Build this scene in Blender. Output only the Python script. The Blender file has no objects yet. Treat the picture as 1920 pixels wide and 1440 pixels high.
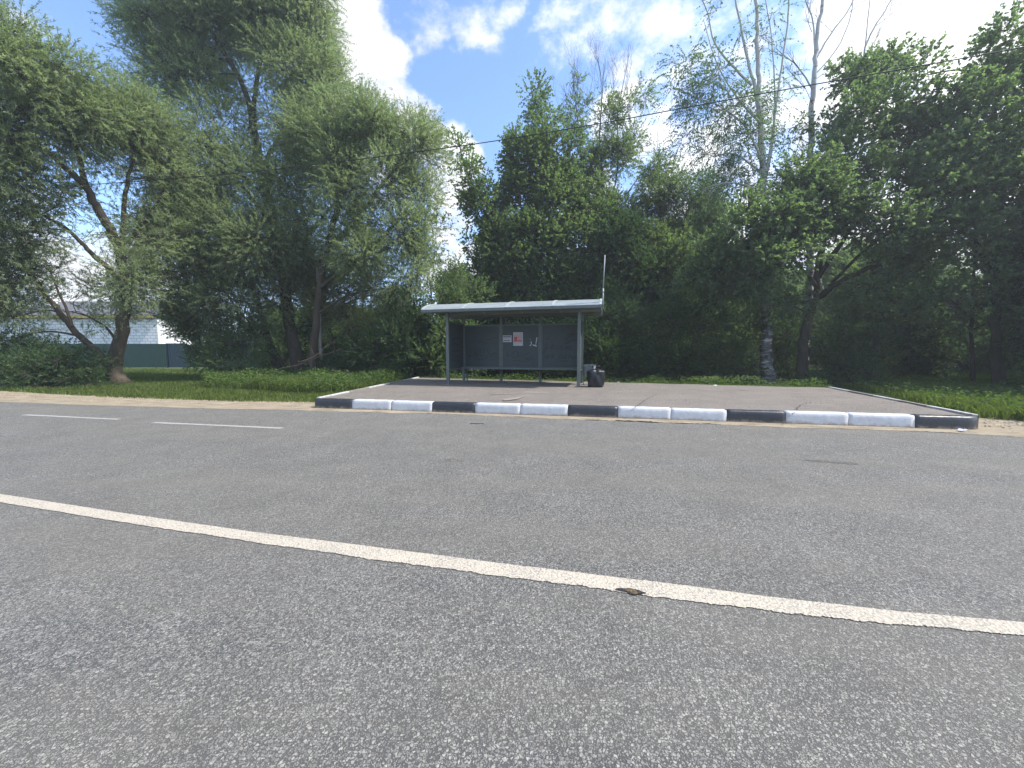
import bpy, math, random
import numpy as np
from mathutils import Vector
R = math.radians
S = bpy.context.scene
C = S.collection

# ------------------------------------------------------------------ camera
F = 721.0                      # focal length in pixels of the 1920 px wide photograph
CAMH = 1.29
PITCH = math.atan((720 - 664) / F)
cam = bpy.data.cameras.new('camera')
cam.sensor_width = 36.0
cam.lens = F / 1920 * 36
cam.clip_start = 0.05
cam.clip_end = 3000
co = bpy.data.objects.new('camera', cam)
C.objects.link(co)
co.location = (0, 0, CAMH)
co.rotation_euler = (R(90) - PITCH, 0, 0)
S.camera = co

# ------------------------------------------------------------------ light
SUN_EL, SUN_AZ = R(52), R(98)          # azimuth from +Y towards +X
S.view_settings.view_transform = 'Standard'
S.view_settings.look = 'None'
S.view_settings.exposure = 1.15
S.view_settings.gamma = 1
cy = S.cycles
cy.max_bounces = 6; cy.diffuse_bounces = 3; cy.glossy_bounces = 2; cy.transmission_bounces = 3; cy.transparent_max_bounces = 4
cy.caustics_reflective = False; cy.caustics_refractive = False
cy.use_adaptive_sampling = True; cy.adaptive_threshold = .018
sl = bpy.data.lights.new('sun', 'SUN')
sl.energy = 3.3
sl.angle = R(3)
sl.color = (1.0, 0.95, 0.87)
so = bpy.data.objects.new('sun', sl)
C.objects.link(so)
sd = Vector((math.sin(SUN_AZ) * math.cos(SUN_EL), math.cos(SUN_AZ) * math.cos(SUN_EL), math.sin(SUN_EL)))
so.rotation_euler = sd.to_track_quat('Z', 'Y').to_euler()
so.location = (20, 20, 40)

_cp, _sp = math.cos(PITCH), math.sin(PITCH)
def ray(px, py):
    a, b = (px - 960) / F, (py - 720) / F
    return Vector((a, _cp - b * _sp, -_sp - b * _cp))
def G(px, py, z=0.0):
    d = ray(px, py)
    t = (z - CAMH) / d.z
    return Vector((d.x * t, d.y * t, z))
def P(px, py, Y):
    d = ray(px, py)
    t = Y / d.y
    return Vector((d.x * t, Y, CAMH + d.z * t))

# world: physical sky with a layer of broken cloud
W = bpy.data.worlds.new('World')
S.world = W
W.use_nodes = True
nt = W.node_tree
nt.nodes.clear()
def wn(t, **k):
    n = nt.nodes.new(t)
    for a, b in k.items():
        setattr(n, a, b)
    return n
wl = nt.links.new
sky = wn('ShaderNodeTexSky', sky_type='NISHITA', sun_disc=False, sun_elevation=SUN_EL, sun_rotation=SUN_AZ,
         air_density=1.0, dust_density=0.6, ozone_density=2.0)
tc = wn('ShaderNodeTexCoord')
# noise-warped direction
nz0 = wn('ShaderNodeTexNoise'); nz0.inputs['Scale'].default_value = 5.0; nz0.inputs['Detail'].default_value = 8; nz0.inputs['Roughness'].default_value = .6
wl(tc.outputs['Generated'], nz0.inputs['Vector'])
warp = wn('ShaderNodeVectorMath', operation='MULTIPLY_ADD')
sub = wn('ShaderNodeVectorMath', operation='SUBTRACT'); sub.inputs[1].default_value = (.5, .5, .5)
wl(nz0.outputs['Color'], sub.inputs[0])
wl(sub.outputs[0], warp.inputs[0]); warp.inputs[1].default_value = (.26, .26, .26)
wl(tc.outputs['Generated'], warp.inputs[2])
nrm = wn('ShaderNodeVectorMath', operation='NORMALIZE'); wl(warp.outputs[0], nrm.inputs[0])
# banks of cloud: (direction seen through, angular radius in degrees, strength)
banks = [(575, -40, 7, 1), (640, 60, 5.5, 1), (705, 150, 5.5, 1), (765, 235, 5, 1), (830, 310, 5, .95), (850, 400, 5, .9), (700, 330, 6, .7),
         (900, 50, 4.5, .62), (790, 20, 5, .6), (1010, 110, 3, .4), (1060, 20, 5, .62), (1170, 70, 6, .66), (1200, 240, 5.5, .8), (1290, 110, 6, .62), (1310, 340, 8, .85),
         (1400, 30, 7, .55), (1430, 250, 7, .7), (1570, 150, 8, .75), (1660, 40, 7, .8), (1750, 60, 13, 1), (1900, 250, 12, 1), (1620, 400, 13, 1), (150, 600, 11, 1), (330, 520, 8, .6), (60, 500, 8, .9), (900, 560, 10, .9), (1500, 560, 20, 1),
         (40, -20, 4, .5), (1100, 420, 7, .75)]
acc = None
for px, py, rad, st in banks:
    d = ray(px, py).normalized()
    dp = wn('ShaderNodeVectorMath', operation='DOT_PRODUCT'); wl(nrm.outputs[0], dp.inputs[0]); dp.inputs[1].default_value = d
    mr = wn('ShaderNodeMapRange', interpolation_type='SMOOTHSTEP')
    mr.inputs['From Min'].default_value = math.cos(R(rad * 1.25)); mr.inputs['From Max'].default_value = math.cos(R(rad * .45))
    mr.inputs['To Max'].default_value = st
    wl(dp.outputs['Value'], mr.inputs['Value'])
    if acc is None:
        acc = mr.outputs[0]
    else:
        mx = wn('ShaderNodeMath', operation='MAXIMUM'); wl(acc, mx.inputs[0]); wl(mr.outputs[0], mx.inputs[1]); acc = mx.outputs[0]
# clouds elsewhere in the sky (behind and above the camera)
nz1 = wn('ShaderNodeTexNoise'); nz1.inputs['Scale'].default_value = 2.2; nz1.inputs['Detail'].default_value = 6
wl(tc.outputs['Generated'], nz1.inputs['Vector'])
sx = wn('ShaderNodeSeparateXYZ'); wl(tc.outputs['Generated'], sx.inputs[0])
back = wn('ShaderNodeMapRange'); back.inputs['From Min'].default_value = .25; back.inputs['From Max'].default_value = -.2; wl(sx.outputs['Y'], back.inputs['Value'])
m1 = wn('ShaderNodeMapRange'); m1.inputs['From Min'].default_value = .46; m1.inputs['From Max'].default_value = .62; wl(nz1.outputs['Fac'], m1.inputs['Value'])
m2 = wn('ShaderNodeMath', operation='MULTIPLY'); wl(back.outputs[0], m2.inputs[0]); wl(m1.outputs[0], m2.inputs[1])
m3 = wn('ShaderNodeMath', operation='MAXIMUM'); wl(acc, m3.inputs[0]); wl(m2.outputs[0], m3.inputs[1])
nz2 = wn('ShaderNodeTexNoise'); nz2.inputs['Scale'].default_value = 13; nz2.inputs['Detail'].default_value = 9; nz2.inputs['Roughness'].default_value = .62
mpw = wn('ShaderNodeMapping'); mpw.inputs['Scale'].default_value = (1, 1, 1.6); wl(tc.outputs['Generated'], mpw.inputs[0]); wl(mpw.outputs[0], nz2.inputs['Vector'])
e1 = wn('ShaderNodeMath', operation='MULTIPLY_ADD'); wl(nz2.outputs['Fac'], e1.inputs[0]); e1.inputs[1].default_value = 1.7; e1.inputs[2].default_value = -1.12
e2 = wn('ShaderNodeMath', operation='ADD'); wl(m3.outputs[0], e2.inputs[0]); wl(e1.outputs[0], e2.inputs[1])
e3 = wn('ShaderNodeMapRange', interpolation_type='SMOOTHSTEP'); e3.inputs['From Min'].default_value = 0.12; e3.inputs['From Max'].default_value = .78; wl(e2.outputs[0], e3.inputs['Value'])
skm = wn('ShaderNodeVectorMath', operation='MULTIPLY'); wl(sky.outputs[0], skm.inputs[0]); skm.inputs[1].default_value = (0.92, 1.0, 1.12)
# cloud brightness: greyer where thin noise is low, whiter towards the sun
dps = wn('ShaderNodeVectorMath', operation='DOT_PRODUCT'); wl(tc.outputs['Generated'], dps.inputs[0]); dps.inputs[1].default_value = sd
cb = wn('ShaderNodeMapRange'); cb.inputs['From Min'].default_value = .2; cb.inputs['From Max'].default_value = 1; cb.inputs['To Min'].default_value = 3.9; cb.inputs['To Max'].default_value = 5.5
wl(dps.outputs['Value'], cb.inputs['Value'])
nz3 = wn('ShaderNodeTexNoise'); nz3.inputs['Scale'].default_value = 9; nz3.inputs['Detail'].default_value = 7; wl(nrm.outputs[0], nz3.inputs['Vector'])
cs = wn('ShaderNodeMapRange'); cs.inputs['From Min'].default_value = .3; cs.inputs['From Max'].default_value = .7; cs.inputs['To Min'].default_value = .82; cs.inputs['To Max'].default_value = 1.1
wl(nz3.outputs['Fac'], cs.inputs['Value'])
cm = wn('ShaderNodeMath', operation='MULTIPLY'); wl(cb.outputs[0], cm.inputs[0]); wl(cs.outputs[0], cm.inputs[1])
cc = wn('ShaderNodeVectorMath', operation='SCALE'); cc.inputs[0].default_value = (.99, .99, 1.0); wl(cm.outputs[0], cc.inputs['Scale'])
mixc = wn('ShaderNodeMix', data_type='RGBA'); wl(e3.outputs[0], mixc.inputs['Factor']); wl(skm.outputs[0], mixc.inputs['A']); wl(cc.outputs[0], mixc.inputs['B'])
bg = wn('ShaderNodeBackground'); bg.inputs['Strength'].default_value = 0.145
wl(mixc.outputs['Result'], bg.inputs['Color'])
wo = wn('ShaderNodeOutputWorld'); wl(bg.outputs[0], wo.inputs[0])

# ------------------------------------------------------------------ helpers
def tag(o, label=None, cat=None, group=None, kind=None):
    if label: o['label'] = label
    if cat: o['category'] = cat
    if group: o['group'] = group
    if kind: o['kind'] = kind
    return o
def empty(name, loc, label=None, cat=None, group=None, rz=0):
    o = bpy.data.objects.new(name, None)
    o.empty_display_size = .2
    C.objects.link(o)
    o.location = loc
    o.rotation_euler = (0, 0, rz)
    return tag(o, label, cat, group)
def link(name, me, mats, parent=None, loc=(0, 0, 0)):
    o = bpy.data.objects.new(name, me)
    C.objects.link(o)
    for m in (mats if isinstance(mats, (list, tuple)) else [mats]):
        me.materials.append(m)
    o.location = loc
    if parent is not None:
        o.parent = parent
    return o
def npmesh(name, V, loops, starts, tone=None, smooth=False):
    me = bpy.data.meshes.new(name)
    V = np.asarray(V, dtype=np.float32)
    me.vertices.add(len(V)); me.vertices.foreach_set('co', V.ravel())
    me.loops.add(len(loops)); me.loops.foreach_set('vertex_index', np.asarray(loops, dtype=np.int32))
    me.polygons.add(len(starts)); me.polygons.foreach_set('loop_start', np.asarray(starts, dtype=np.int32))
    if tone is not None:
        a = me.attributes.new('tone', 'FLOAT', 'POINT'); a.data.foreach_set('value', np.asarray(tone, dtype=np.float32))
    me.update(calc_edges=True)
    if smooth:
        me.polygons.foreach_set('use_smooth', np.ones(len(starts), dtype=bool))
    return me
class MB:
    """collects shapes for ONE mesh"""
    def __init__(s): s.v = []; s.f = []
    def add(s, vs, fs):
        n = len(s.v); s.v += [tuple(v) for v in vs]; s.f += [tuple(i + n for i in f) for f in fs]
    def box(s, o, a, b, c):
        """corner o and three edge vectors"""
        o, a, b, c = Vector(o), Vector(a), Vector(b), Vector(c)
        vs = [o, o + a, o + a + b, o + b, o + c, o + a + c, o + a + b + c, o + b + c]
        fs = [(0, 3, 2, 1), (4, 5, 6, 7), (0, 1, 5, 4), (1, 2, 6, 5), (2, 3, 7, 6), (3, 0, 4, 7)]
        if a.cross(b).dot(c) < 0: fs = [f[::-1] for f in fs]
        s.add(vs, fs)
    def prism(s, prof, ext):
        """closed profile (list of points) swept along ext"""
        n = len(prof); ext = Vector(ext)
        vs = [Vector(p) for p in prof] + [Vector(p) + ext for p in prof]
        fs = [tuple(range(n))[::-1], tuple(range(n, 2 * n))] + [(i, (i + 1) % n, n + (i + 1) % n, n + i) for i in range(n)]
        s.add(vs, fs)
    def tube(s, pts, rads, n=8, cap=True):
        pts = [Vector(p) for p in pts]
        if not isinstance(rads, (list, tuple)): rads = [rads] * len(pts)
        base = len(s.v); ref = None
        for i, p in enumerate(pts):
            t = (pts[min(i + 1, len(pts) - 1)] - pts[max(i - 1, 0)]).normalized()
            if ref is None:
                ref = t.orthogonal().normalized()
            ref = (ref - t * ref.dot(t)).normalized()
            b = t.cross(ref)
            for k in range(n):
                a = 2 * math.pi * k / n
                s.v.append(tuple(p + (ref * math.cos(a) + b * math.sin(a)) * rads[i]))
        for i in range(len(pts) - 1):
            for k in range(n):
                k2 = (k + 1) % n
                s.f.append((base + i * n + k, base + i * n + k2, base + (i + 1) * n + k2, base + (i + 1) * n + k))
        if cap:
            s.f.append(tuple(base + k for k in range(n))[::-1])
            s.f.append(tuple(base + (len(pts) - 1) * n + k for k in range(n)))
    def build(s, name, mat, parent=None, loc=None, smooth=False, bevel=0):
        me = bpy.data.meshes.new(name)
        org = Vector(loc) if loc is not None else Vector((0, 0, 0))
        me.from_pydata([tuple(Vector(v) - org) for v in s.v], [], s.f)
        me.update()
        if smooth: me.polygons.foreach_set('use_smooth', [True] * len(me.polygons))
        o = link(name, me, mat, parent, (0, 0, 0) if parent is not None else org)
        if bevel:
            b = o.modifiers.new('bevel', 'BEVEL'); b.width = bevel; b.segments = 2; b.limit_method = 'ANGLE'
        return o

# ------------------------------------------------------------------ materials
def mat(name, col, rough=.8, spec=.3, metal=0, var=0, vscale=5, var2=None, bump=0, bscale=40, detail=6, stretch=(1, 1, 1), coords='Object'):
    m = bpy.data.materials.new(name); m.use_nodes = True
    t = m.node_tree; b = t.nodes['Principled BSDF']
    b.inputs['Base Color'].default_value = (*col, 1); b.inputs['Roughness'].default_value = rough
    b.inputs['Specular IOR Level'].default_value = spec; b.inputs['Metallic'].default_value = metal
    if var or bump:
        tcn = t.nodes.new('ShaderNodeTexCoord'); mp = t.nodes.new('ShaderNodeMapping'); mp.inputs['Scale'].default_value = stretch
        t.links.new(tcn.outputs[coords], mp.inputs[0])
    if var:
        n = t.nodes.new('ShaderNodeTexNoise'); n.inputs['Scale'].default_value = vscale; n.inputs['Detail'].default_value = detail; n.inputs['Roughness'].default_value = .65
        t.links.new(mp.outputs[0], n.inputs['Vector'])
        r = t.nodes.new('ShaderNodeValToRGB'); r.color_ramp.elements[0].position = .3; r.color_ramp.elements[1].position = .7
        c2 = var2 or tuple(min(1, c * (1 + var)) for c in col); c1 = tuple(c * (1 - var) for c in col)
        r.color_ramp.elements[0].color = (*c1, 1); r.color_ramp.elements[1].color = (*c2, 1)
        t.links.new(n.outputs['Fac'], r.inputs[0]); t.links.new(r.outputs[0], b.inputs['Base Color'])
    if bump:
        n2 = t.nodes.new('ShaderNodeTexNoise'); n2.inputs['Scale'].default_value = bscale; n2.inputs['Detail'].default_value = 5
        t.links.new(mp.outputs[0], n2.inputs['Vector'])
        bp = t.nodes.new('ShaderNodeBump'); bp.inputs['Strength'].default_value = bump; bp.inputs['Distance'].default_value = .02
        t.links.new(n2.outputs['Fac'], bp.inputs['Height']); t.links.new(bp.outputs[0], b.inputs['Normal'])
    return m

def leafmat(name, dark, light, trans=.38, tcol=None, rough=.6, spec=.2):
    m = bpy.data.materials.new(name); m.use_nodes = True
    t = m.node_tree; b = t.nodes['Principled BSDF']; out = t.nodes['Material Output']
    at = t.nodes.new('ShaderNodeAttribute'); at.attribute_name = 'tone'
    tcn = t.nodes.new('ShaderNodeTexCoord'); n = t.nodes.new('ShaderNodeTexNoise'); n.inputs['Scale'].default_value = .9; n.inputs['Detail'].default_value = 2
    t.links.new(tcn.outputs['Object'], n.inputs['Vector'])
    ad = t.nodes.new('ShaderNodeMath'); ad.operation = 'MULTIPLY_ADD'; t.links.new(n.outputs['Fac'], ad.inputs[0]); ad.inputs[1].default_value = .9; ad.inputs[2].default_value = -.45
    a2 = t.nodes.new('ShaderNodeMath'); a2.operation = 'ADD'; a2.use_clamp = True; t.links.new(ad.outputs[0], a2.inputs[0]); t.links.new(at.outputs['Fac'], a2.inputs[1])
    r = t.nodes.new('ShaderNodeValToRGB'); r.color_ramp.elements[0].color = (*dark, 1); r.color_ramp.elements[1].color = (*light, 1)
    t.links.new(a2.outputs[0], r.inputs[0]); t.links.new(r.outputs[0], b.inputs['Base Color'])
    b.inputs['Roughness'].default_value = rough; b.inputs['Specular IOR Level'].default_value = spec
    tr = t.nodes.new('ShaderNodeBsdfTranslucent')
    mu = t.nodes.new('ShaderNodeMix'); mu.data_type = 'RGBA'; mu.blend_type = 'MULTIPLY'; mu.inputs['Factor'].default_value = 1
    t.links.new(r.outputs[0], mu.inputs['A']); mu.inputs['B'].default_value = (*(tcol or (1.5, 1.7, .6)), 1)
    t.links.new(mu.outputs['Result'], tr.inputs['Color'])
    mx = t.nodes.new('ShaderNodeMixShader'); mx.inputs[0].default_value = trans
    t.links.new(b.outputs[0], mx.inputs[1]); t.links.new(tr.outputs[0], mx.inputs[2]); t.links.new(mx.outputs[0], out.inputs['Surface'])
    return m

def barkmat(name, c1, c2, scale=6, stretch=(1, 1, .2), bump=.6):
    return mat(name, c1, .9, .15, var=.01, var2=c2, vscale=scale, bump=bump, bscale=scale * 2.5, stretch=stretch)

def birchmat():
    m = bpy.data.materials.new('birch_bark'); m.use_nodes = True
    t = m.node_tree; b = t.nodes['Principled BSDF']; b.inputs['Roughness'].default_value = .7
    tcn = t.nodes.new('ShaderNodeTexCoord'); mp = t.nodes.new('ShaderNodeMapping'); mp.inputs['Scale'].default_value = (1.2, 1.2, 5)
    t.links.new(tcn.outputs['Object'], mp.inputs[0])
    n = t.nodes.new('ShaderNodeTexNoise'); n.inputs['Scale'].default_value = 1.6; n.inputs['Detail'].default_value = 5; n.inputs['Roughness'].default_value = .7
    t.links.new(mp.outputs[0], n.inputs['Vector'])
    sx = t.nodes.new('ShaderNodeSeparateXYZ'); t.links.new(tcn.outputs['Object'], sx.inputs[0])
    # bark is rough and dark near the foot, white higher up
    mr = t.nodes.new('ShaderNodeMapRange'); mr.inputs['From Min'].default_value = 3; mr.inputs['From Max'].default_value = 9; mr.inputs['To Min'].default_value = -.08; mr.inputs['To Max'].default_value = .1
    t.links.new(sx.outputs['Z'], mr.inputs['Value'])
    ad = t.nodes.new('ShaderNodeMath'); ad.operation = 'ADD'; t.links.new(n.outputs['Fac'], ad.inputs[0]); t.links.new(mr.outputs[0], ad.inputs[1])
    r = t.nodes.new('ShaderNodeValToRGB')
    e = r.color_ramp.elements; e[0].position = .36; e[0].color = (.06, .052, .046, 1); e[1].position = .55; e[1].color = (.44, .43, .41, 1)
    k = e.new(.46); k.color = (.2, .19, .18, 1)
    t.links.new(ad.outputs[0], r.inputs[0]); t.links.new(r.outputs[0], b.inputs['Base Color'])
    bp = t.nodes.new('ShaderNodeBump'); bp.inputs['Strength'].default_value = .5; bp.inputs['Distance'].default_value = .02
    t.links.new(n.outputs['Fac'], bp.inputs['Height']); t.links.new(bp.outputs[0], b.inputs['Normal'])
    return m

def asphalt(name, lo, hi, scale, binder, brown=(.2, .18, .15), wear=.5, ang=0):
    """binder with pale stones of mixed size, soft wear stripes along the road"""
    m = bpy.data.materials.new(name); m.use_nodes = True
    t = m.node_tree; N = t.nodes.new; L = t.links.new; b = t.nodes['Principled BSDF']
    b.inputs['Roughness'].default_value = .78; b.inputs['Specular IOR Level'].default_value = .4
    tcn = N('ShaderNodeTexCoord')
    wz = N('ShaderNodeTexNoise'); wz.inputs['Scale'].default_value = scale * 1.2; wz.inputs['Detail'].default_value = 1; L(tcn.outputs['Object'], wz.inputs['Vector'])
    wv = N('ShaderNodeVectorMath'); wv.operation = 'MULTIPLY_ADD'; L(wz.outputs['Color'], wv.inputs[0]); wv.inputs[1].default_value = (.6 / scale,) * 3; L(tcn.outputs['Object'], wv.inputs[2])
    def stones(sc, edge0, edge1):
        v = N('ShaderNodeTexVoronoi'); v.inputs['Scale'].default_value = sc; L(wv.outputs[0], v.inputs['Vector'])
        v2 = N('ShaderNodeTexVoronoi'); v2.feature = 'DISTANCE_TO_EDGE'; v2.inputs['Scale'].default_value = sc; L(wv.outputs[0], v2.inputs['Vector'])
        mr = N('ShaderNodeMapRange'); mr.interpolation_type = 'SMOOTHSTEP'; mr.inputs['From Min'].default_value = edge0; mr.inputs['From Max'].default_value = edge1; L(v2.outputs['Distance'], mr.inputs['Value'])
        s = N('ShaderNodeSeparateColor'); L(v.outputs['Color'], s.inputs[0])
        return mr.outputs[0], s.outputs[0], s.outputs[1]
    m1, r1, g1 = stones(scale, .03, .16)
    m2, r2, g2 = stones(scale * 2.3, .02, .2)
    sel = N('ShaderNodeMath'); sel.operation = 'GREATER_THAN'; L(g1, sel.inputs[0]); sel.inputs[1].default_value = .42
    mm = N('ShaderNodeMath'); mm.operation = 'MULTIPLY'; L(m1, mm.inputs[0]); L(sel.outputs[0], mm.inputs[1])
    sel2 = N('ShaderNodeMath'); sel2.operation = 'GREATER_THAN'; L(g2, sel2.inputs[0]); sel2.inputs[1].default_value = .5
    mm2 = N('ShaderNodeMath'); mm2.operation = 'MULTIPLY'; L(m2, mm2.inputs[0]); L(sel2.outputs[0], mm2.inputs[1])
    def stonecol(r):
        rp = N('ShaderNodeValToRGB'); e = rp.color_ramp.elements; e[0].color = (*lo, 1); e[1].color = (*hi, 1); e[1].position = .95
        k = e.new(.6); k.color = tuple((a * .45 + c * .55) for a, c in zip(lo, hi)) + (1,)
        L(r, rp.inputs[0]); return rp.outputs[0]
    bn = N('ShaderNodeTexNoise'); bn.inputs['Scale'].default_value = .8; bn.inputs['Detail'].default_value = 6; bn.inputs['Roughness'].default_value = .6
    mp = N('ShaderNodeMapping'); mp.inputs['Rotation'].default_value = (0, 0, ang); mp.inputs['Scale'].default_value = (.25, 1.3, 1)
    L(tcn.outputs['Object'], mp.inputs[0]); L(mp.outputs[0], bn.inputs['Vector'])
    x2 = N('ShaderNodeMix'); x2.data_type = 'RGBA'; L(mm2.outputs[0], x2.inputs['Factor']); x2.inputs['A'].default_value = (*binder, 1); L(stonecol(r2), x2.inputs['B'])
    x1 = N('ShaderNodeMix'); x1.data_type = 'RGBA'; L(mm.outputs[0], x1.inputs['Factor']); L(x2.outputs['Result'], x1.inputs['A']); L(stonecol(r1), x1.inputs['B'])
    wr = N('ShaderNodeMapRange'); wr.inputs['From Min'].default_value = .38; wr.inputs['From Max'].default_value = .68; wr.inputs['To Max'].default_value = wear; L(bn.outputs['Fac'], wr.inputs['Value'])
    x3 = N('ShaderNodeMix'); x3.data_type = 'RGBA'; L(wr.outputs[0], x3.inputs['Factor']); L(x1.outputs['Result'], x3.inputs['A']); x3.inputs['B'].default_value = (*brown, 1)
    # stains
    sn = N('ShaderNodeTexNoise'); sn.inputs['Scale'].default_value = 1.7; sn.inputs['Detail'].default_value = 8; sn.inputs['Roughness'].default_value = .7; L(tcn.outputs['Object'], sn.inputs['Vector'])
    sr = N('ShaderNodeMapRange'); sr.inputs['From Min'].default_value = .35; sr.inputs['From Max'].default_value = .65; sr.inputs['To Min'].default_value = .88; sr.inputs['To Max'].default_value = 1.1; L(sn.outputs['Fac'], sr.inputs['Value'])
    sc_ = N('ShaderNodeVectorMath'); sc_.operation = 'SCALE'; L(x3.outputs['Result'], sc_.inputs[0]); L(sr.outputs[0], sc_.inputs['Scale'])
    L(sc_.outputs[0], b.inputs['Base Color'])
    hs = N('ShaderNodeMath'); hs.operation = 'MULTIPLY_ADD'; L(mm.outputs[0], hs.inputs[0]); hs.inputs[1].default_value = 1; L(mm2.outputs[0], hs.inputs[2])
    bp = N('ShaderNodeBump'); bp.inputs['Strength'].default_value = .8; bp.inputs['Distance'].default_value = .0035
    L(hs.outputs[0], bp.inputs['Height']); L(bp.outputs[0], b.inputs['Normal'])
    return m

M = {}
ROADANG = R(13.4)
M['road'] = asphalt('road_asphalt', (.150, .146, .134), (.36, .345, .30), 92, (.062, .061, .058), brown=(.19, .172, .137), wear=.5, ang=ROADANG)
M['stain'] = asphalt('tarry_asphalt', (.12, .116, .104), (.30, .285, .24), 88, (.048, .047, .044), brown=(.12, .112, .10), wear=.4, ang=ROADANG)
M['platform'] = asphalt('platform_asphalt', (.18, .158, .135), (.31, .272, .228), 60, (.135, .118, .103), brown=(.22, .192, .16), wear=.75, ang=ROADANG)
M['sand'] = mat('sandy_verge', (.27, .225, .16), .95, .1, var=.35, vscale=3.5, bump=.9, bscale=14, detail=10, stretch=(.5, 1.4, 1))
M['soil'] = mat('grassy_soil', (.06, .09, .03), .95, .1, var=.5, vscale=1.3, bump=.7, bscale=10, detail=9)
M['line'] = mat('road_paint', (.50, .44, .345), .7, .3, var=.10, vscale=70, bump=.8, bscale=90, detail=4)
M['edgeline'] = mat('worn_road_paint', (.33, .32, .295), .8, .3, var=.35, vscale=30, detail=6)
M['white'] = mat('white_kerb_paint', (.53, .535, .545), .55, .4, var=.09, vscale=9, bump=.35, bscale=18, detail=9)
M['black'] = mat('black_kerb_paint', (.028, .03, .036), .42, .5, var=.25, vscale=7, bump=.35, bscale=20, detail=8)
M['concrete'] = mat('bare_concrete', (.22, .2, .18), .9, .2, var=.25, vscale=8, bump=.4, bscale=30)
M['steel'] = mat('shelter_paint', (.105, .125, .116), .5, .4, var=.16, vscale=6, bump=.06, bscale=10, detail=8)
M['steeldark'] = mat('shelter_panel_paint', (.044, .056, .057), .48, .4, var=.15, vscale=2.5, bump=.08, bscale=4, detail=8)
M['roof'] = mat('roof_sheet', (.25, .275, .275), .45, .5, var=.18, vscale=3, detail=9, stretch=(.6, 2.2, 1), bump=.1, bscale=6)
M['rib'] = mat('roof_rib', (.33, .36, .355), .5, .5, var=.12, vscale=6)
M['ink'] = mat('graffiti_ink', (.012, .016, .018), .5, .4)
M['paper'] = mat('paper', (.5, .5, .53), .8, .2, var=.06, vscale=8)
M['red'] = mat('red_print', (.55, .10, .10), .75, .2, var=.1, vscale=10)
M['pink'] = mat('pink_print', (.55, .33, .34), .75, .2, var=.15, vscale=20)
M['print'] = mat('dark_print', (.08, .085, .1), .8, .2)
M['bag'] = mat('black_plastic', (.012, .013, .016), .38, .4, bump=1.0, bscale=13)
M['galv'] = mat('galvanised_metal', (.17, .19, .20), .5, .4, metal=.2, var=.15, vscale=8)
M['fence'] = mat('green_sheet', (.008, .042, .026), .6, .4, var=.15, vscale=1, detail=6)
M['fenceblue'] = mat('dark_blue_sheet', (.008, .03, .045), .5, .4, var=.15, vscale=1)
M['timber'] = mat('weathered_timber', (.05, .045, .04), .9, .2, var=.3, vscale=6, bump=.4)
M['yellow'] = mat('yellow_board', (.62, .42, .10), .7, .2, var=.1)
M['slate'] = mat('grey_roof', (.12, .12, .125), .8, .3, var=.2, vscale=2)
M['bark'] = barkmat('willow_bark', (.042, .033, .025), (.095, .077, .057))
M['barkdark'] = barkmat('dark_bark', (.04, .034, .027), (.095, .08, .062))
M['birch'] = birchmat()
M['twig'] = mat('bare_twig', (.07, .06, .052), .9, .1)
M['deadwood'] = mat('dead_wood', (.09, .075, .06), .9, .1, var=.3, vscale=6)
M['willow'] = leafmat('willow_leaves', (.165, .20, .115), (.33, .375, .235), .54, (1.25, 1.45, .8))
M['willowlight'] = leafmat('pale_willow_leaves', (.16, .18, .09), (.34, .36, .21), .42, (1.2, 1.35, .6))
M['maple'] = leafmat('maple_leaves', (.09, .13, .075), (.19, .25, .13), .55, (1.3, 1.5, .6))
M['oak'] = leafmat('oak_leaves', (.10, .138, .092), (.195, .25, .155), .55, (1.25, 1.5, .6))
M['birchleaf'] = leafmat('birch_leaves', (.08, .12, .08), (.16, .22, .13), .54, (1.2, 1.5, .7))
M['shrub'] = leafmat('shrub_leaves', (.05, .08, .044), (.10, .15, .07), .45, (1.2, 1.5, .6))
M['lime'] = leafmat('young_shrub_leaves', (.05, .09, .03), (.11, .17, .05), .45, (1.5, 1.8, .5))
M['grass'] = leafmat('grass_blades', (.085, .115, .036), (.20, .245, .08), .38, (1.3, 1.5, .6), .95, .03)
M['weed'] = leafmat('weed_leaves', (.05, .085, .038), (.14, .195, .07), .4, (1.3, 1.6, .5), .95, .02)

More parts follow.
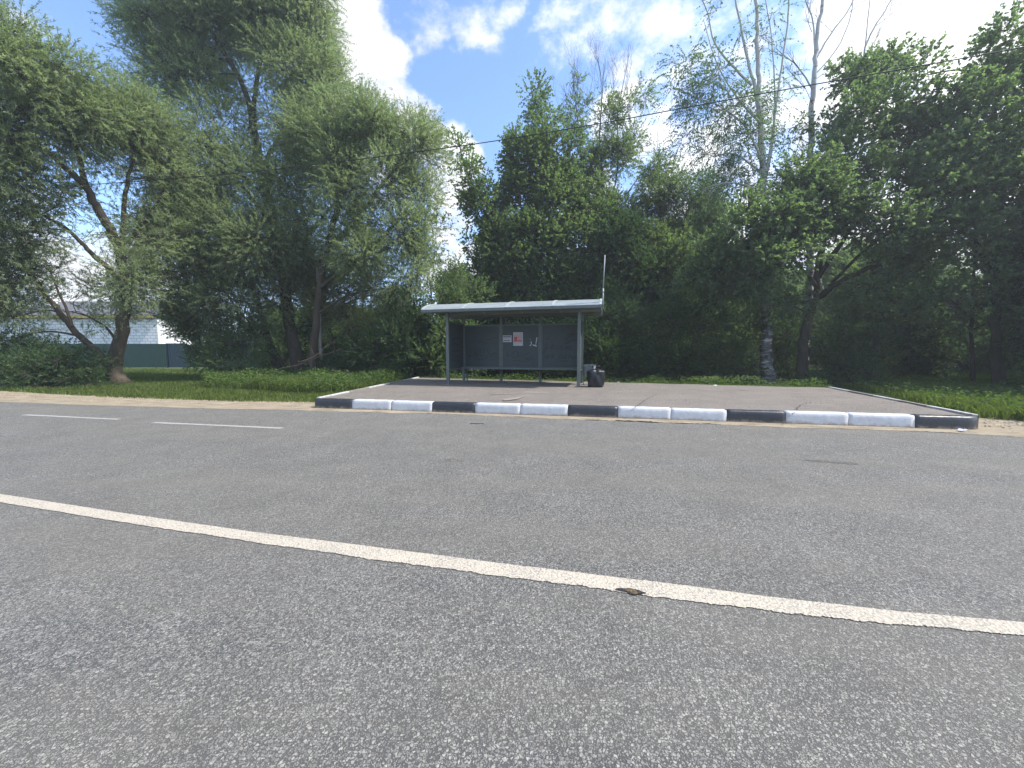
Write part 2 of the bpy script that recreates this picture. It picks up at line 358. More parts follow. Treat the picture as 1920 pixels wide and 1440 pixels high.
def dirty(m, dirt=(.30, .24, .18), z0=.0, z1=.075, chips=None):
    t = m.node_tree; b = t.nodes['Principled BSDF']; L = t.links.new; N = t.nodes.new
    src = b.inputs['Base Color'].links[0].from_socket
    tcn = N('ShaderNodeTexCoord'); s = N('ShaderNodeSeparateXYZ'); L(tcn.outputs['Object'], s.inputs[0])
    gn = N('ShaderNodeNewGeometry')
    n = N('ShaderNodeTexNoise'); n.inputs['Scale'].default_value = 9; n.inputs['Detail'].default_value = 9; n.inputs['Roughness'].default_value = .7; L(gn.outputs['Position'], n.inputs['Vector'])
    a = N('ShaderNodeMath'); a.operation = 'MULTIPLY_ADD'; L(n.outputs['Fac'], a.inputs[0]); a.inputs[1].default_value = -.22; L(s.outputs['Z'], a.inputs[2])
    mr = N('ShaderNodeMapRange'); mr.inputs['From Min'].default_value = z1 - .13; mr.inputs['From Max'].default_value = z0 - .11; mr.inputs['To Max'].default_value = .8; L(a.outputs[0], mr.inputs['Value'])
    x = N('ShaderNodeMix'); x.data_type = 'RGBA'; L(mr.outputs[0], x.inputs['Factor']); L(src, x.inputs['A']); x.inputs['B'].default_value = (*dirt, 1)
    n2 = N('ShaderNodeTexNoise'); n2.inputs['Scale'].default_value = 22; n2.inputs['Detail'].default_value = 8; n2.inputs['Roughness'].default_value = .75; L(gn.outputs['Position'], n2.inputs['Vector'])
    m2 = N('ShaderNodeMapRange'); m2.inputs['From Min'].default_value = .63; m2.inputs['From Max'].default_value = .66; m2.inputs['To Max'].default_value = .75; L(n2.outputs['Fac'], m2.inputs['Value'])
    y = N('ShaderNodeMix'); y.data_type = 'RGBA'; L(m2.outputs[0], y.inputs['Factor']); L(x.outputs['Result'], y.inputs['A']); y.inputs['B'].default_value = (*(chips or (.24, .22, .2)), 1)
    L(y.outputs['Result'], b.inputs['Base Color'])
M['sandthin'] = mat('thin_sand', (.235, .205, .17), .95, .1, var=.3, vscale=9, detail=8)
dirty(M['white']); dirty(M['black'], chips=(.10, .095, .09)); 
def linewear(m):
    t = m.node_tree; b = t.nodes['Principled BSDF']; L = t.links.new; N = t.nodes.new
    src = b.inputs['Base Color'].links[0].from_socket; gn = N('ShaderNodeNewGeometry')
    v = N('ShaderNodeTexVoronoi'); v.inputs['Scale'].default_value = 75; L(gn.outputs['Position'], v.inputs['Vector'])
    n = N('ShaderNodeTexNoise'); n.inputs['Scale'].default_value = 3.5; n.inputs['Detail'].default_value = 6; L(gn.outputs['Position'], n.inputs['Vector'])
    a = N('ShaderNodeMath'); a.operation = 'MULTIPLY_ADD'; L(n.outputs['Fac'], a.inputs[0]); a.inputs[1].default_value = .5; L(v.outputs['Distance'], a.inputs[2])
    r = N('ShaderNodeMapRange'); r.inputs['From Min'].default_value = .78; r.inputs['From Max'].default_value = .98; r.inputs['To Max'].default_value = .75; L(a.outputs[0], r.inputs['Value'])
    x = N('ShaderNodeMix'); x.data_type = 'RGBA'; L(r.outputs[0], x.inputs['Factor']); L(src, x.inputs['A']); x.inputs['B'].default_value = (.27, .25, .22, 1)
    L(x.outputs['Result'], b.inputs['Base Color'])
linewear(M['line'])

def brickmat():
    m = bpy.data.materials.new('white_brick'); m.use_nodes = True
    t = m.node_tree; b = t.nodes['Principled BSDF']; b.inputs['Roughness'].default_value = .85
    tcn = t.nodes.new('ShaderNodeTexCoord'); sp = t.nodes.new('ShaderNodeSeparateXYZ'); cb_ = t.nodes.new('ShaderNodeCombineXYZ')
    t.links.new(tcn.outputs['Object'], sp.inputs[0])
    ad = t.nodes.new('ShaderNodeMath'); t.links.new(sp.outputs['X'], ad.inputs[0]); t.links.new(sp.outputs['Y'], ad.inputs[1])
    t.links.new(ad.outputs[0], cb_.inputs[0]); t.links.new(sp.outputs['Z'], cb_.inputs[1])
    br = t.nodes.new('ShaderNodeTexBrick'); br.inputs['Scale'].default_value = 1; br.inputs['Brick Width'].default_value = .6; br.inputs['Row Height'].default_value = .3
    br.inputs['Mortar Size'].default_value = .02; br.inputs['Color1'].default_value = (.82, .82, .80, 1); br.inputs['Color2'].default_value = (.70, .70, .69, 1); br.inputs['Mortar'].default_value = (.3, .3, .3, 1)
    t.links.new(cb_.outputs[0], br.inputs['Vector']); t.links.new(br.outputs['Color'], b.inputs['Base Color'])
    return m
M['brick'] = brickmat()

# ------------------------------------------------------------------ ground, road, verge
rng = np.random.default_rng(7)
rnd = random.Random(5)
def sheet(name, pts, z, m, kind='structure', sub=None):
    me = bpy.data.meshes.new(name)
    me.from_pydata([(p[0], p[1], z if len(p) < 3 or z is not None else p[2]) for p in pts], [], [tuple(range(len(pts)))])
    me.update()
    o = link(name, me, m)
    return tag(o, kind=kind)
def strip(name, A, B, z, m, n=None, ja=0, jb=0, seed=1, fine=.02, kind='structure'):
    """a strip between polylines A and B, with ragged edges"""
    def resample(L, k):
        L = [Vector((p[0], p[1], 0)) for p in L]; d = [0]
        for a, b in zip(L, L[1:]): d.append(d[-1] + (b - a).length)
        out = []
        for i in range(k):
            s = d[-1] * i / (k - 1); j = max(0, min(len(L) - 2, next((q for q in range(len(d) - 1) if d[q + 1] >= s), len(d) - 2)))
            u = (s - d[j]) / max(1e-9, d[j + 1] - d[j]); out.append(L[j].lerp(L[j + 1], u))
        return out, d[-1]
    _, ln = resample(A, 3)
    n = n or max(8, int(ln / fine))
    a, _ = resample(A, n); b, _ = resample(B, n)
    r = random.Random(seed)
    def jit(k, amp):
        ph = [(r.uniform(0, 6.3), r.uniform(.6, 1.4)) for _ in range(6)]
        return [amp * (sum(math.sin(i * ln / n * w * f + p) / (q + 1) ** .7 for q, ((p, w), f) in enumerate(zip(ph, (1.1, 3, 7, 16, 33, 70)))) * .5 + r.uniform(-.35, .35)) for i in range(k)]
    ja_, jb_ = jit(n, ja), jit(n, jb)
    V = []
    for i in range(n):
        w = (b[i] - a[i]).normalized()
        p = a[i] + w * ja_[i]; q = b[i] + w * jb_[i]
        V += [(p.x, p.y, z), (q.x, q.y, z)]
    Fc = [(2 * i, 2 * i + 1, 2 * i + 3, 2 * i + 2) for i in range(n - 1)]
    me = bpy.data.meshes.new(name); me.from_pydata(V, [], Fc); me.update()
    if me.polygons[0].normal.z < 0:
        me.flip_normals()
    o = link(name, me, m)
    return tag(o, kind=kind)

ext_l = lambda p, d, k: (p[0] - d[0] * k, p[1] - d[1] * k)
# ground to the horizon
sheet('ground', [(-600, -300), (600, -300), (600, 900), (-600, 900)], -.03, M['soil'])
# far edge of the asphalt as it lies on the ground
edge = [G(0, 753), G(213, 760), G(583, 768), G(960, 781), G(1200, 791), G(1560, 803), G(1920, 818)]
e0 = edge[0] - (edge[1] - edge[0]) .normalized() * 60; e1 = edge[-1] + (edge[-1] - edge[-2]).normalized() * 60
edge = [e0] + edge + [e1]
nearside = [(p.x + 2.1, p.y - 12.5, 0) for p in edge]
strip('road', nearside, edge, 0.0, M['road'], n=700, jb=.05, seed=3)
# sandy verge
grass_edge = [G(-700, 700), G(0, 732), G(100, 738), G(213, 743), G(427, 750), G(583, 752), G(640, 754)]
verge_l = [G(640, 770), G(583, 772), G(213, 764), G(0, 757), G(-700, 735)][::-1]
strip('verge', verge_l, grass_edge, -.012, M['sand'], ja=.0, jb=.12, seed=4, fine=.05)
strip('verge', [G(1700, 815), G(1920, 826), G(2600, 870)], [G(1700, 772), G(1840, 779), G(1920, 785), G(2600, 825)], -.0125, M['sand'], ja=0, jb=.12, seed=5, fine=.05)
# sand washed against the kerb and over the edge of the asphalt
strip('sand_drift', [G(-200, 749), G(0, 754), G(213, 761.5), G(583, 770.5), G(806, 776), G(1056, 785), G(1358, 797), G(1716, 809), G(1920, 820), G(2300, 840)],
      [G(-200, 741), G(0, 747), G(213, 754), G(583, 762), G(806, 768), G(1056, 777), G(1358, 788), G(1716, 799), G(1920, 805), G(2300, 820)], .004, M['sand'], ja=.09, jb=.0, seed=8, fine=.03)
# centre line
upper = [(-260, 885), (0, 927), (240, 964), (480, 999), (720, 1029), (960, 1060), (1240, 1094), (1440, 1120), (1680, 1147), (1920, 1168), (2300, 1200)]
lower = [(-260, 898), (0, 942.5), (240, 982), (480, 1019), (720, 1051), (960, 1083), (1240, 1120), (1440, 1145), (1680, 1173), (1920, 1195), (2300, 1229)]
strip('centre_line', [G(*p) for p in lower], [G(*p) for p in upper], .005, M['line'], ja=.016, jb=.004, seed=11, fine=.008)
for i, (a, b) in enumerate((((45, 778), (223, 786.5)), ((287, 792.5), (530, 803)))):
    A, B = G(*a), G(*b); d = (B - A).normalized(); nn = Vector((-d.y, d.x, 0)) * .1
    strip('edge_line', [A - nn * .5, B - nn * .5], [A + nn * .5, B + nn * .5], .004, M['edgeline'], ja=.012, jb=.012, seed=20 + i, fine=.03)
# pothole broken out beside the centre line
def patch(name, c, rx, ry, z, m, seed, rot=0, dome=0, kind='structure'):
    r = random.Random(seed); n = 26; V = [(c[0], c[1], z + dome)]
    ph = [r.uniform(0, 6.3) for _ in range(5)]
    for ring, k in ((.5, .75), (1, 0)):
        for i in range(n):
            a = 2 * math.pi * i / n; q = ring * (1 + .22 * math.sin(2 * a + ph[0]) + .14 * math.sin(3 * a + ph[1]) + .09 * math.sin(7 * a + ph[2]) + r.uniform(-.06, .06))
            x, y = rx * q * math.cos(a), ry * q * math.sin(a)
            V.append((c[0] + x * math.cos(rot) - y * math.sin(rot), c[1] + x * math.sin(rot) + y * math.cos(rot), z + dome * k * r.uniform(.6, 1.2)))
    Fc = [(0, 1 + i, 1 + (i + 1) % n) for i in range(n)] + [(1 + i, 1 + n + i, 1 + n + (i + 1) % n, 1 + (i + 1) % n) for i in range(n)]
    me = bpy.data.meshes.new(name); me.from_pydata(V, [], Fc); me.update()
    return tag(link(name, me, m), kind=kind)
M['tar'] = mat('broken_asphalt', (.04, .036, .034), .9, .2, var=.4, vscale=60, bump=1, bscale=80)
M['dirt'] = mat('brown_grit', (.16, .115, .07), .95, .1, var=.4, vscale=60, bump=1, bscale=80)
ph = G(1182, 1110)
patch('pothole', ph, .062, .022, .009, M['tar'], 3, -R(13), .002)
patch('pothole_grit', (ph.x + .004, ph.y - .012, 0), .036, .016, .0125, M['dirt'], 5, -R(13), .006)
for k, (px, py, rx, ry) in enumerate(((845, 864, .16, .07), (1560, 866, .22, .08))):
    c = G(px, py)
    patch('road_stain', (c.x, c.y), rx, ry, .0035, M['stain'], 70 + k, -R(13))

# ------------------------------------------------------------------ kerb and platform
K0, K1 = G(590, 765), G(1716, 802.6)
D = (K1 - K0).normalized(); BL = (K1 - K0).length / 12
NB = Vector((-D.y, D.x, 0))            # away from the camera
KH = .225
def kerb_block(i, a, b, colour, label):
    org = K0 + D * (a + .003)
    ln = (b - a) - .006
    r = random.Random(50 + i)
    n = 14; prof = [(0, 0), (.0, .03), (.006, .15), (.014, .198), (.034, .222), (.17, .225), (.18, .215), (.18, 0)]
    V, Fc = [], []
    m = len(prof)
    for k in range(n + 1):
        u = k / n; e = .006 if k in (0, n) else 0
        for j, (v, z) in enumerate(prof):
            jit = r.uniform(-.0035, .0035) if 0 < j < 6 else 0
            vv = v + (e if v < .1 else -e) * (1 if z > .02 else 0) + jit; zz = z - (e if z > .19 else 0) + jit * .7
            if i == 12 and u > .72 and v < .1: vv += (u - .72) ** 2 * 1.9
            V.append(tuple(D * (ln * u) + NB * vv + Vector((0, 0, zz - (.015 if z == 0 else 0)))))
    for k in range(n):
        for j in range(m):
            j2 = (j + 1) % m
            Fc.append((k * m + j, (k + 1) * m + j, (k + 1) * m + j2, k * m + j2))
    Fc.append(tuple(range(m))); Fc.append(tuple(range(n * m, (n + 1) * m))[::-1])
    me = bpy.data.meshes.new('kerbstone'); me.from_pydata(V, [], Fc); me.update()
    me.polygons.foreach_set('use_smooth', [len(p.vertices) == 4 for p in me.polygons])
    o = link('kerbstone', me, M[colour], None, org)
    o.rotation_euler = (0, 0, r.uniform(-.004, .004)); o.location.z += r.uniform(-.005, .004)
    tag(o, label, 'kerbstone', 'painted kerbstones along the front of the bus stop platform')
cols = ['black', 'white', 'white', 'black', 'white', 'white', 'black', 'white', 'white', 'black', 'white', 'white', 'black']
names = ['black kerbstone at the left end of the kerb beside the sandy verge', 'white kerbstone right next to the leftmost black kerbstone', 'second white kerbstone from the left, joined to the second black one',
         'black kerbstone below the left front post of the bus shelter', 'white kerbstone right of the black stone below the shelter left post', 'white kerbstone below the middle of the bus shelter, ending at a black one',
         'black kerbstone in front of the black rubbish bag, third black one from the left', 'clean white kerbstone just right of the third black kerbstone', 'scuffed white kerbstone left of the fourth black kerbstone',
         'black kerbstone below the birch trunk, fourth black one from the left', 'white kerbstone just right of the fourth black kerbstone', 'rightmost white kerbstone beside the rounded black end stone',
         'black kerbstone with a rounded corner at the right end of the kerb']
bx = [0, 68, 140, 216, 296, 378, 465, 560, 660, 768, 882, 1000, 1126]
for i, (c, l) in enumerate(zip(cols, names)):
    kerb_block(i, i * BL, (i + 1) * BL if i < 12 else 13.02 * BL, c, l)
# platform surface: bounded by the kerb, side kerbs and the grass behind
FL = K0 + NB * .175 + D * .02; FR = K0 + D * (12.97 * BL) + NB * .175
BLk = G(787, 708, .30); BR = G(1552, 727, .25)
def plat(u, v):
    a = FL.lerp(FR, u); b = Vector((BLk.x, BLk.y, 0)).lerp(Vector((BR.x, BR.y, 0)), u)
    p = a.lerp(b, v); z = .205 + v * (.095 * (1 - u) + .045 * u)
    return Vector((p.x, p.y, z))
nu, nv = 60, 30
V = [tuple(plat(i / nu, j / nv) + Vector((0, 0, .006 * math.sin(i * .9 + j * .5) * math.sin(j * .8)))) for j in range(nv + 1) for i in range(nu + 1)]
Fc = [(j * (nu + 1) + i, j * (nu + 1) + i + 1, (j + 1) * (nu + 1) + i + 1, (j + 1) * (nu + 1) + i) for j in range(nv) for i in range(nu)]
# skirts down to the ground on the sides and back
me = bpy.data.meshes.new('platform'); me.from_pydata(V, [], Fc); me.update(); me.polygons.foreach_set('use_smooth', [True] * len(me.polygons))
pl = link('platform', me, M['platform']); tag(pl, kind='structure')
mb = MB()
rim = [plat(0, 1), plat(1, 1)]
for a, b in ((plat(0, 0), plat(0, 1)), (plat(0, 1), plat(1, 1)), (plat(1, 1), plat(1, 0))):
    mb.add([a + Vector((0, 0, -.01)), b + Vector((0, 0, -.01)), Vector((b.x, b.y, -.05)), Vector((a.x, a.y, -.05))], [(0, 1, 2, 3)])
tag(mb.build('platform_edge', M['concrete']), kind='structure')
# a pale scrape of sand across the platform
for k, (px, py, rx, ry, rot) in enumerate(((975, 738, .55, .06, .35), (1010, 736, .5, .05, -.25), (962, 748, .35, .07, .9))):
    c = G(px, py, .225); o = patch('sand_patch', (c.x, c.y), rx * 1.3, ry * 1.6, .222, M['sandthin'], 60 + k, rot, .004)
    o.location.z = .012
def side_kerb(a, b, colour, label):
    a, b = Vector(a), Vector(b); d = (b - a); dn = Vector((d.x, d.y, 0)).normalized(); n = Vector((-dn.y, dn.x, 0)) * .04
    mb = MB(); top = Vector((0, 0, .035)); dn3 = Vector((0, 0, -.2))
    mb.box(a - n + dn3, d, n * 2, top - dn3)
    o = mb.build('edging_stone', M[colour], None, a, bevel=.008)
    tag(o, label, 'edging stone', 'narrow edging stones along the platform sides')
def along(u, v): return plat(u, v)
vl = [0.0, .145, .27, .43, .56, .72, .86, 1.0]
colL = ['white', 'concrete', 'concrete', 'white', 'concrete', 'concrete', 'white']
def vfor(px, u):
    lo, hi = 0, 1
    def X(v):
        p = plat(u, v); return p.x / (p.y) * F + 960
    for _ in range(40):
        mid = (lo + hi) / 2
        if (X(mid) < px) == (X(1) > X(0)): lo = mid
        else: hi = mid
    return (lo + hi) / 2
brL = [592, 655, 692, 731, 757, 786]; cL = ['white', 'concrete', 'white', 'concrete', 'white']
nL = ['white edging stone at the front left corner of the platform', 'bare grey edging stone behind the front white one on the left side', 'white edging stone halfway along the left side of the platform',
      'bare grey edging stone before the last white one on the left side', 'white edging stone at the back left corner of the platform']
for i in range(5):
    e = -.003
    a, b = plat(0, vfor(brL[i], 0) if i else .0), plat(0, vfor(brL[i + 1], 0) if i < 4 else 1)
    s = Vector((-.05, 0, 0)); side_kerb(a + s, a.lerp(b, .995) + s, cL[i], nL[i])
brR = [1830, 1742, 1688, 1640, 1592, 1552]; cR = ['white', 'concrete', 'white', 'concrete', 'white']
nR = ['long white edging stone behind the rounded black corner stone on the right', 'bare dark edging stone behind the long white one on the right side', 'chipped white edging stone halfway along the right side of the platform',
      'bare grey edging stone before the last white one on the right side', 'white edging stone at the back right corner of the platform']
for i in range(5):
    a, b = plat(1, vfor(brR[i], 1) if i else .01), plat(1, vfor(brR[i + 1], 1) if i < 4 else 1)
    s = Vector((.05, 0, 0)); side_kerb(a + s, a.lerp(b, .995) + s, cR[i], nR[i])

# ------------------------------------------------------------------ bus shelter
A0 = G(840.4, 722, .235); A1 = G(1084.5, 727, .235)
U = (A1 - A0).normalized(); Vv = Vector((-U.y, U.x, 0)); Z = Vector((0, 0, 1))
SW = (A1 - A0).length; GZ = .225
O = Vector((A0.x, A0.y, 0))
def SP(u, v, z): return O + U * u + Vv * v + Z * z
DEP = 1.5
sh = empty('bus_shelter', SP(0, 0, GZ), 'grey green metal bus shelter with curved roof and graffiti on its back panels', 'bus shelter')
shl = sh.location.copy()
def sbuild(mb, name, m, parent=None, smooth=False, bevel=0):
    o = mb.build(name, M[m], parent or sh, shl, smooth, bevel)
    return o
HW = .045
def post(u, v, z0, z1, w=.085, d=.085):
    mb = MB(); mb.box(SP(u - w / 2, v - d / 2, z0), U * w, Vv * d, Z * (z1 - z0))
    p = sbuild(mb, 'post', 'steel', bevel=.006)
    fb = MB(); fb.box(SP(u - w, v - d, z0 - .01), U * w * 2, Vv * d * 2, Z * .022); 
    sbuild(fb, 'base_plate', 'steel', p)
    return p
RZ = 2.66
post(0, 0, GZ, RZ, .1, .09); post(SW, 0, GZ, RZ, .1, .09)
sp3 = [0, SW / 3, SW * 2 / 3, SW]
for k in range(4): post(sp3[k], DEP, GZ + .03, RZ, .09, .08)
# curved roof
def arch(v):                            # height of the skin over depth v
    t = (v + .45) / 2.45
    return 2.745 + .30 * math.sin(math.pi * min(1, max(0, t))) ** .7
vs = [-.45 + 2.45 * k / 22 for k in range(23)]
ul, ur = -.74, SW + .68
mb = MB()
for k in range(22):
    a, b = vs[k], vs[k + 1]
    mb.add([SP(ul, a, arch(a)), SP(ur, a, arch(a)), SP(ur, b, arch(b)), SP(ul, b, arch(b)), SP(ul, a, arch(a) - .012), SP(ur, a, arch(a) - .012), SP(ur, b, arch(b) - .012), SP(ul, b, arch(b) - .012)],
           [(0, 1, 2, 3), (7, 6, 5, 4), (0, 3, 7, 4), (1, 5, 6, 2)])
roof = sbuild(mb, 'roof', 'roof')
for k in range(5):
    u = ul + (ur - ul) * k / 4; w = .075
    if k == 0: u += w / 2
    if k == 4: u -= w / 2
    mb = MB()
    for q in range(22):
        a, b = vs[q], vs[q + 1]
        mb.add([SP(u - w / 2, a, arch(a) + .016), SP(u + w / 2, a, arch(a) + .016), SP(u + w / 2, b, arch(b) + .016), SP(u - w / 2, b, arch(b) + .016),
                SP(u - w / 2, a, arch(a) - .05), SP(u + w / 2, a, arch(a) - .05), SP(u + w / 2, b, arch(b) - .05), SP(u - w / 2, b, arch(b) - .05)],
               [(0, 1, 2, 3), (7, 6, 5, 4), (0, 3, 7, 4), (1, 5, 6, 2)] + ([(0, 4, 5, 1)] if q == 0 else []) + ([(3, 2, 6, 7)] if q == 21 else []))
    sbuild(mb, 'rib', 'rib', roof)
mb = MB(); mb.box(SP(ul, -.49, 2.655), U * (ur - ul), Vv * .045, Z * .092); sbuild(mb, 'fascia', 'steel', roof, bevel=.004)
mb = MB(); mb.box(SP(ul, 1.99, 2.655), U * (ur - ul), Vv * .045, Z * .092); sbuild(mb, 'fascia', 'steel', roof)
for v in (0, DEP):
    mb = MB(); mb.box(SP(ul + .05, v - .035, 2.66), U * (ur - ul - .1), Vv * .07, Z * .08); sbuild(mb, 'roof_beam', 'steel', roof)
for u in (ul + .02, 0, SW / 3, 2 * SW / 3, SW, ur - .07):
    mb = MB()
    pr = [SP(u, -.44, 2.74), SP(u, 1.98, 2.74)] + [SP(u, v, arch(v) - .053) for v in vs[::-1][1:-1]]
    mb.prism(pr, U * .04)
    if u in (ul + .02, ur - .07): sbuild(mb, 'roof_end', 'steel', roof)
# panels
PT, PB = 2.37, .785
def PL(u, z, off=0): return SP(u, DEP - .045 - off, z)
panels = []
for k in range(3):
    a, b = sp3[k] + .047, sp3[k + 1] - .047
    mb = MB(); mb.box(SP(a, DEP - .028, PB), U * (b - a), Vv * .012, Z * (PT - PB)); p = sbuild(mb, 'back_panel', 'steeldark'); panels.append(p)
    # shallow pressed frame
    fm = MB()
    for z in (PB, PT - .05):
        fm.box(SP(a + .03, DEP - .040, z + .001), U * (b - a - .06), Vv * .011, Z * .048)
    for uu in (a + .001, b - .031):
        fm.box(SP(uu, DEP - .040, PB + .001), U * .029, Vv * .011, Z * (PT - PB - .002))
    sbuild(fm, 'panel_frame', 'steel', p)
for u0 in (0, SW):
    mb = MB(); mb.box(SP(u0 - .006, .05, PB), U * .012, Vv * (DEP - .1), Z * (PT - PB)); p = sbuild(mb, 'side_panel', 'steeldark'); panels.append(p)
    fm = MB()
    for z in (PB - .05, PT):
        fm = MB(); fm.box(SP(u0 - .02, .046, z), U * .04, Vv * (DEP - .09), Z * .05)
        sbuild(fm, 'panel_rail', 'steel', p)
# bench
mb = MB(); mb.box(SP(.05, DEP - .43, .755), U * (SW - .1), Vv * .37, Z * .022)
mb.box(SP(.05, DEP - .43, .70 + .062), U * (SW - .1), Vv * .03, Z * .05)
be = MB(); be.box(SP(.06, DEP - .42, .775), U * (SW - .12), Vv * .36, Z * .035); be.box(SP(.06, DEP - .435, .745), U * (SW - .12), Vv * .014, Z * .066)
bench = sbuild(be, 'bench', 'steel', bevel=.005)
for k in range(4):
    u = min(max(sp3[k], .13), SW - .13)
    lm = MB()
    pr = [SP(u, DEP - .05, .32), SP(u, DEP - .05, .773), SP(u, DEP - .40, .773), SP(u, DEP - .38, .73), SP(u, DEP - .26, .66), SP(u, DEP - .14, .55), SP(u, DEP - .09, .40), SP(u, DEP - .08, .30)]
    lm.prism(pr, U * .05); sbuild(lm, 'bench_bracket', 'steel', bench)
# thin tube standing on the right end of the roof
mb = MB(); t0 = SP(ur + .03, -.3, 2.62)
mb.tube([t0, t0 + Z * .62], .022, 8); mb.tube([t0 + Z * .60 + U * .0, t0 + Z * .60 + U * .03 + Z * .98], .017, 8)
mast = sbuild(mb, 'mast', 'roof', smooth=True)
cl = MB()
for z in (.08, .5):
    cl = MB(); cl.box(t0 + U * -.05 + Vv * -.03 + Z * z, U * .085, Vv * .06, Z * .02); sbuild(cl, 'clamp', 'steel', mast)

# graffiti: hand drawn strokes on the panels, traced in plan of the wall (pixel of a 4.8x enlargement -> wall plane)
def wall(zx, zy, off=.004):
    d = ray(780 + zx / 4.8, 540 + zy / 4.8); n = Vv; p0 = SP(0, DEP - .028 - off, 0); c = Vector((0, 0, CAMH))
    t = (p0 - c).dot(n) / d.dot(n); return c + d * t
def stroke(mb, pts, w=.018, fn=wall):
    P3 = [fn(*p) for p in pts]
    # smooth
    out = []
    for i in range(len(P3) - 1):
        p0, p1, p2, p3 = P3[max(i - 1, 0)], P3[i], P3[i + 1], P3[min(i + 2, len(P3) - 1)]
        for k in range(5):
            t = k / 5; out.append(.5 * ((2 * p1) + (p2 - p0) * t + (2 * p0 - 5 * p1 + 4 * p2 - p3) * t * t + (3 * p1 - p0 - 3 * p2 + p3) * t ** 3))
    out.append(P3[-1])
    V, Fc = [], []
    for i, p in enumerate(out):
        d = (out[min(i + 1, len(out) - 1)] - out[max(i - 1, 0)]).normalized(); s = d.cross(Vv).normalized() * w / 2
        V += [p + s, p - s]
    for i in range(len(out) - 1): Fc.append((2 * i, 2 * i + 1, 2 * i + 3, 2 * i + 2))
    mb.add(V, Fc)
g1 = [[(470, 645), (485, 600), (497, 545)], [(465, 612), (510, 603)], [(530, 610), (528, 545), (556, 545), (556, 575), (532, 580), (565, 612)], [(580, 545), (578, 600), (600, 615), (618, 545)],
      [(668, 545), (640, 555), (655, 585), (640, 610), (620, 612)], [(735, 575), (690, 590), (672, 612), (740, 620)], [(690, 595), (738, 596)], [(525, 638), (590, 640), (650, 628)], [(640, 470), (690, 455), (740, 440)],
      [(560, 480), (640, 500)], [(670, 650), (745, 632)]]
g2 = [[(808, 618), (822, 595), (820, 575)], [(810, 607), (846, 607)], [(870, 575), (862, 610), (885, 632), (915, 600), (905, 570), (880, 572), (885, 600)], [(925, 575), (922, 610), (945, 610), (946, 575)],
      [(1030, 582), (985, 592), (965, 612), (985, 632), (1056, 615)], [(985, 645), (1065, 632)], [(870, 655), (930, 652), (985, 662), (1030, 645)], [(975, 605), (1015, 600)], [(850, 545), (880, 530)]]
g3 = [[(1155, 580), (1170, 530), (1180, 490)], [(1160, 548), (1208, 535)], [(1222, 555), (1220, 520), (1240, 515), (1240, 530), (1225, 538), (1250, 556)], [(1262, 515), (1262, 550), (1282, 548), (1285, 515)],
      [(1318, 522), (1298, 535), (1318, 548), (1298, 562)], [(1410, 520), (1350, 535), (1342, 552), (1405, 550)], [(1348, 540), (1395, 535)], [(1155, 620), (1205, 612)], [(1158, 632), (1200, 628)], [(1185, 600), (1180, 645)],
      [(1210, 630), (1245, 618), (1212, 608), (1240, 600)], [(1280, 640), (1300, 600), (1330, 636)], [(1285, 630), (1325, 632)], [(1360, 602), (1338, 620), (1362, 638)], [(1372, 640), (1385, 600), (1402, 638)], [(1440, 615), (1405, 620), (1410, 634), (1445, 632)],
      [(1345, 495), (1400, 470), (1450, 465)], [(1340, 478), (1380, 440), (1450, 410)], [(1360, 428), (1420, 405)], [(1165, 465), (1205, 448)], [(1300, 660), (1370, 655)], [(1330, 508), (1390, 488)]]
for p, g in zip(panels, (g1, g2, g3)):
    mb = MB()
    for st in g: stroke(mb, st, .02)
    o = sbuild(mb, 'graffiti', 'ink', p); o['label'] = 'black marker scrawl'
def wl_side(zx, zy):
    d = ray(780 + zx / 4.8, 540 + zy / 4.8); p0 = SP(.0085, 0, 0); c = Vector((0, 0, CAMH)); t = (p0 - c).dot(U) / d.dot(U); return c + d * t
mb = MB()
for st in [[(325, 470), (360, 450), (395, 455)], [(320, 520), (350, 500), (385, 510)], [(325, 560), (345, 575), (390, 560)], [(330, 600), (350, 630), (390, 610)], [(320, 640), (360, 660), (395, 650)]]:
    P3 = [wl_side(*q) for q in st]
    for a, b in zip(P3, P3[1:]):
        mb.add([a + Z * .012, b + Z * .012, b - Z * .012, a - Z * .012], [(0, 1, 2, 3)])
sbuild(mb, 'graffiti', 'ink', panels[3])
# papers pasted on the middle panel
def paper(name, x0, y0, x1, y1, m, label, cat):
    a, b, c_, d_ = wall(x0, y1), wall(x1, y1), wall(x1, y0), wall(x0, y0)
    e = empty(name, (a + b) / 2, label, cat)
    mb = MB(); off = Vv * .003
    mb.add([a, b, c_, d_, a + off, b + off, c_ + off, d_ + off], [(0, 1, 2, 3), (7, 6, 5, 4), (0, 4, 5, 1), (1, 5, 6, 2), (2, 6, 7, 3), (3, 7, 4, 0)])
    mb.build('sheet', M[m], e, e.location)
    return e
def prt(e, name, x0, y0, x1, y1, m, off=.006):
    mb = MB(); mb.add([wall(x0, y1, off), wall(x1, y1, off), wall(x1, y0, off), wall(x0, y0, off)], [(0, 1, 2, 3)])
    mb.build(name, M[m], e, e.location)
def prts(e, name, rects, m, off=.006):
    mb = MB()
    for x0, y0, x1, y1 in rects: mb.add([wall(x0, y1, off), wall(x1, y1, off), wall(x1, y0, off), wall(x0, y0, off)], [(0, 1, 2, 3)])
    mb.build(name, M[m], e, e.location)
n = paper('notice', 778, 427, 860, 487, 'paper', 'small white paper notice with black print, left of the red poster', 'notice')
def words(y0, y1, x0, x1, seed, wmin=3, wmax=8, gap=1.6):
    r = random.Random(seed); out = []; x = x0
    while x < x1:
        w = r.uniform(wmin, wmax); out.append((x, y0 + r.uniform(0, .8), min(x + w, x1), y1)); x += w + gap
    return out
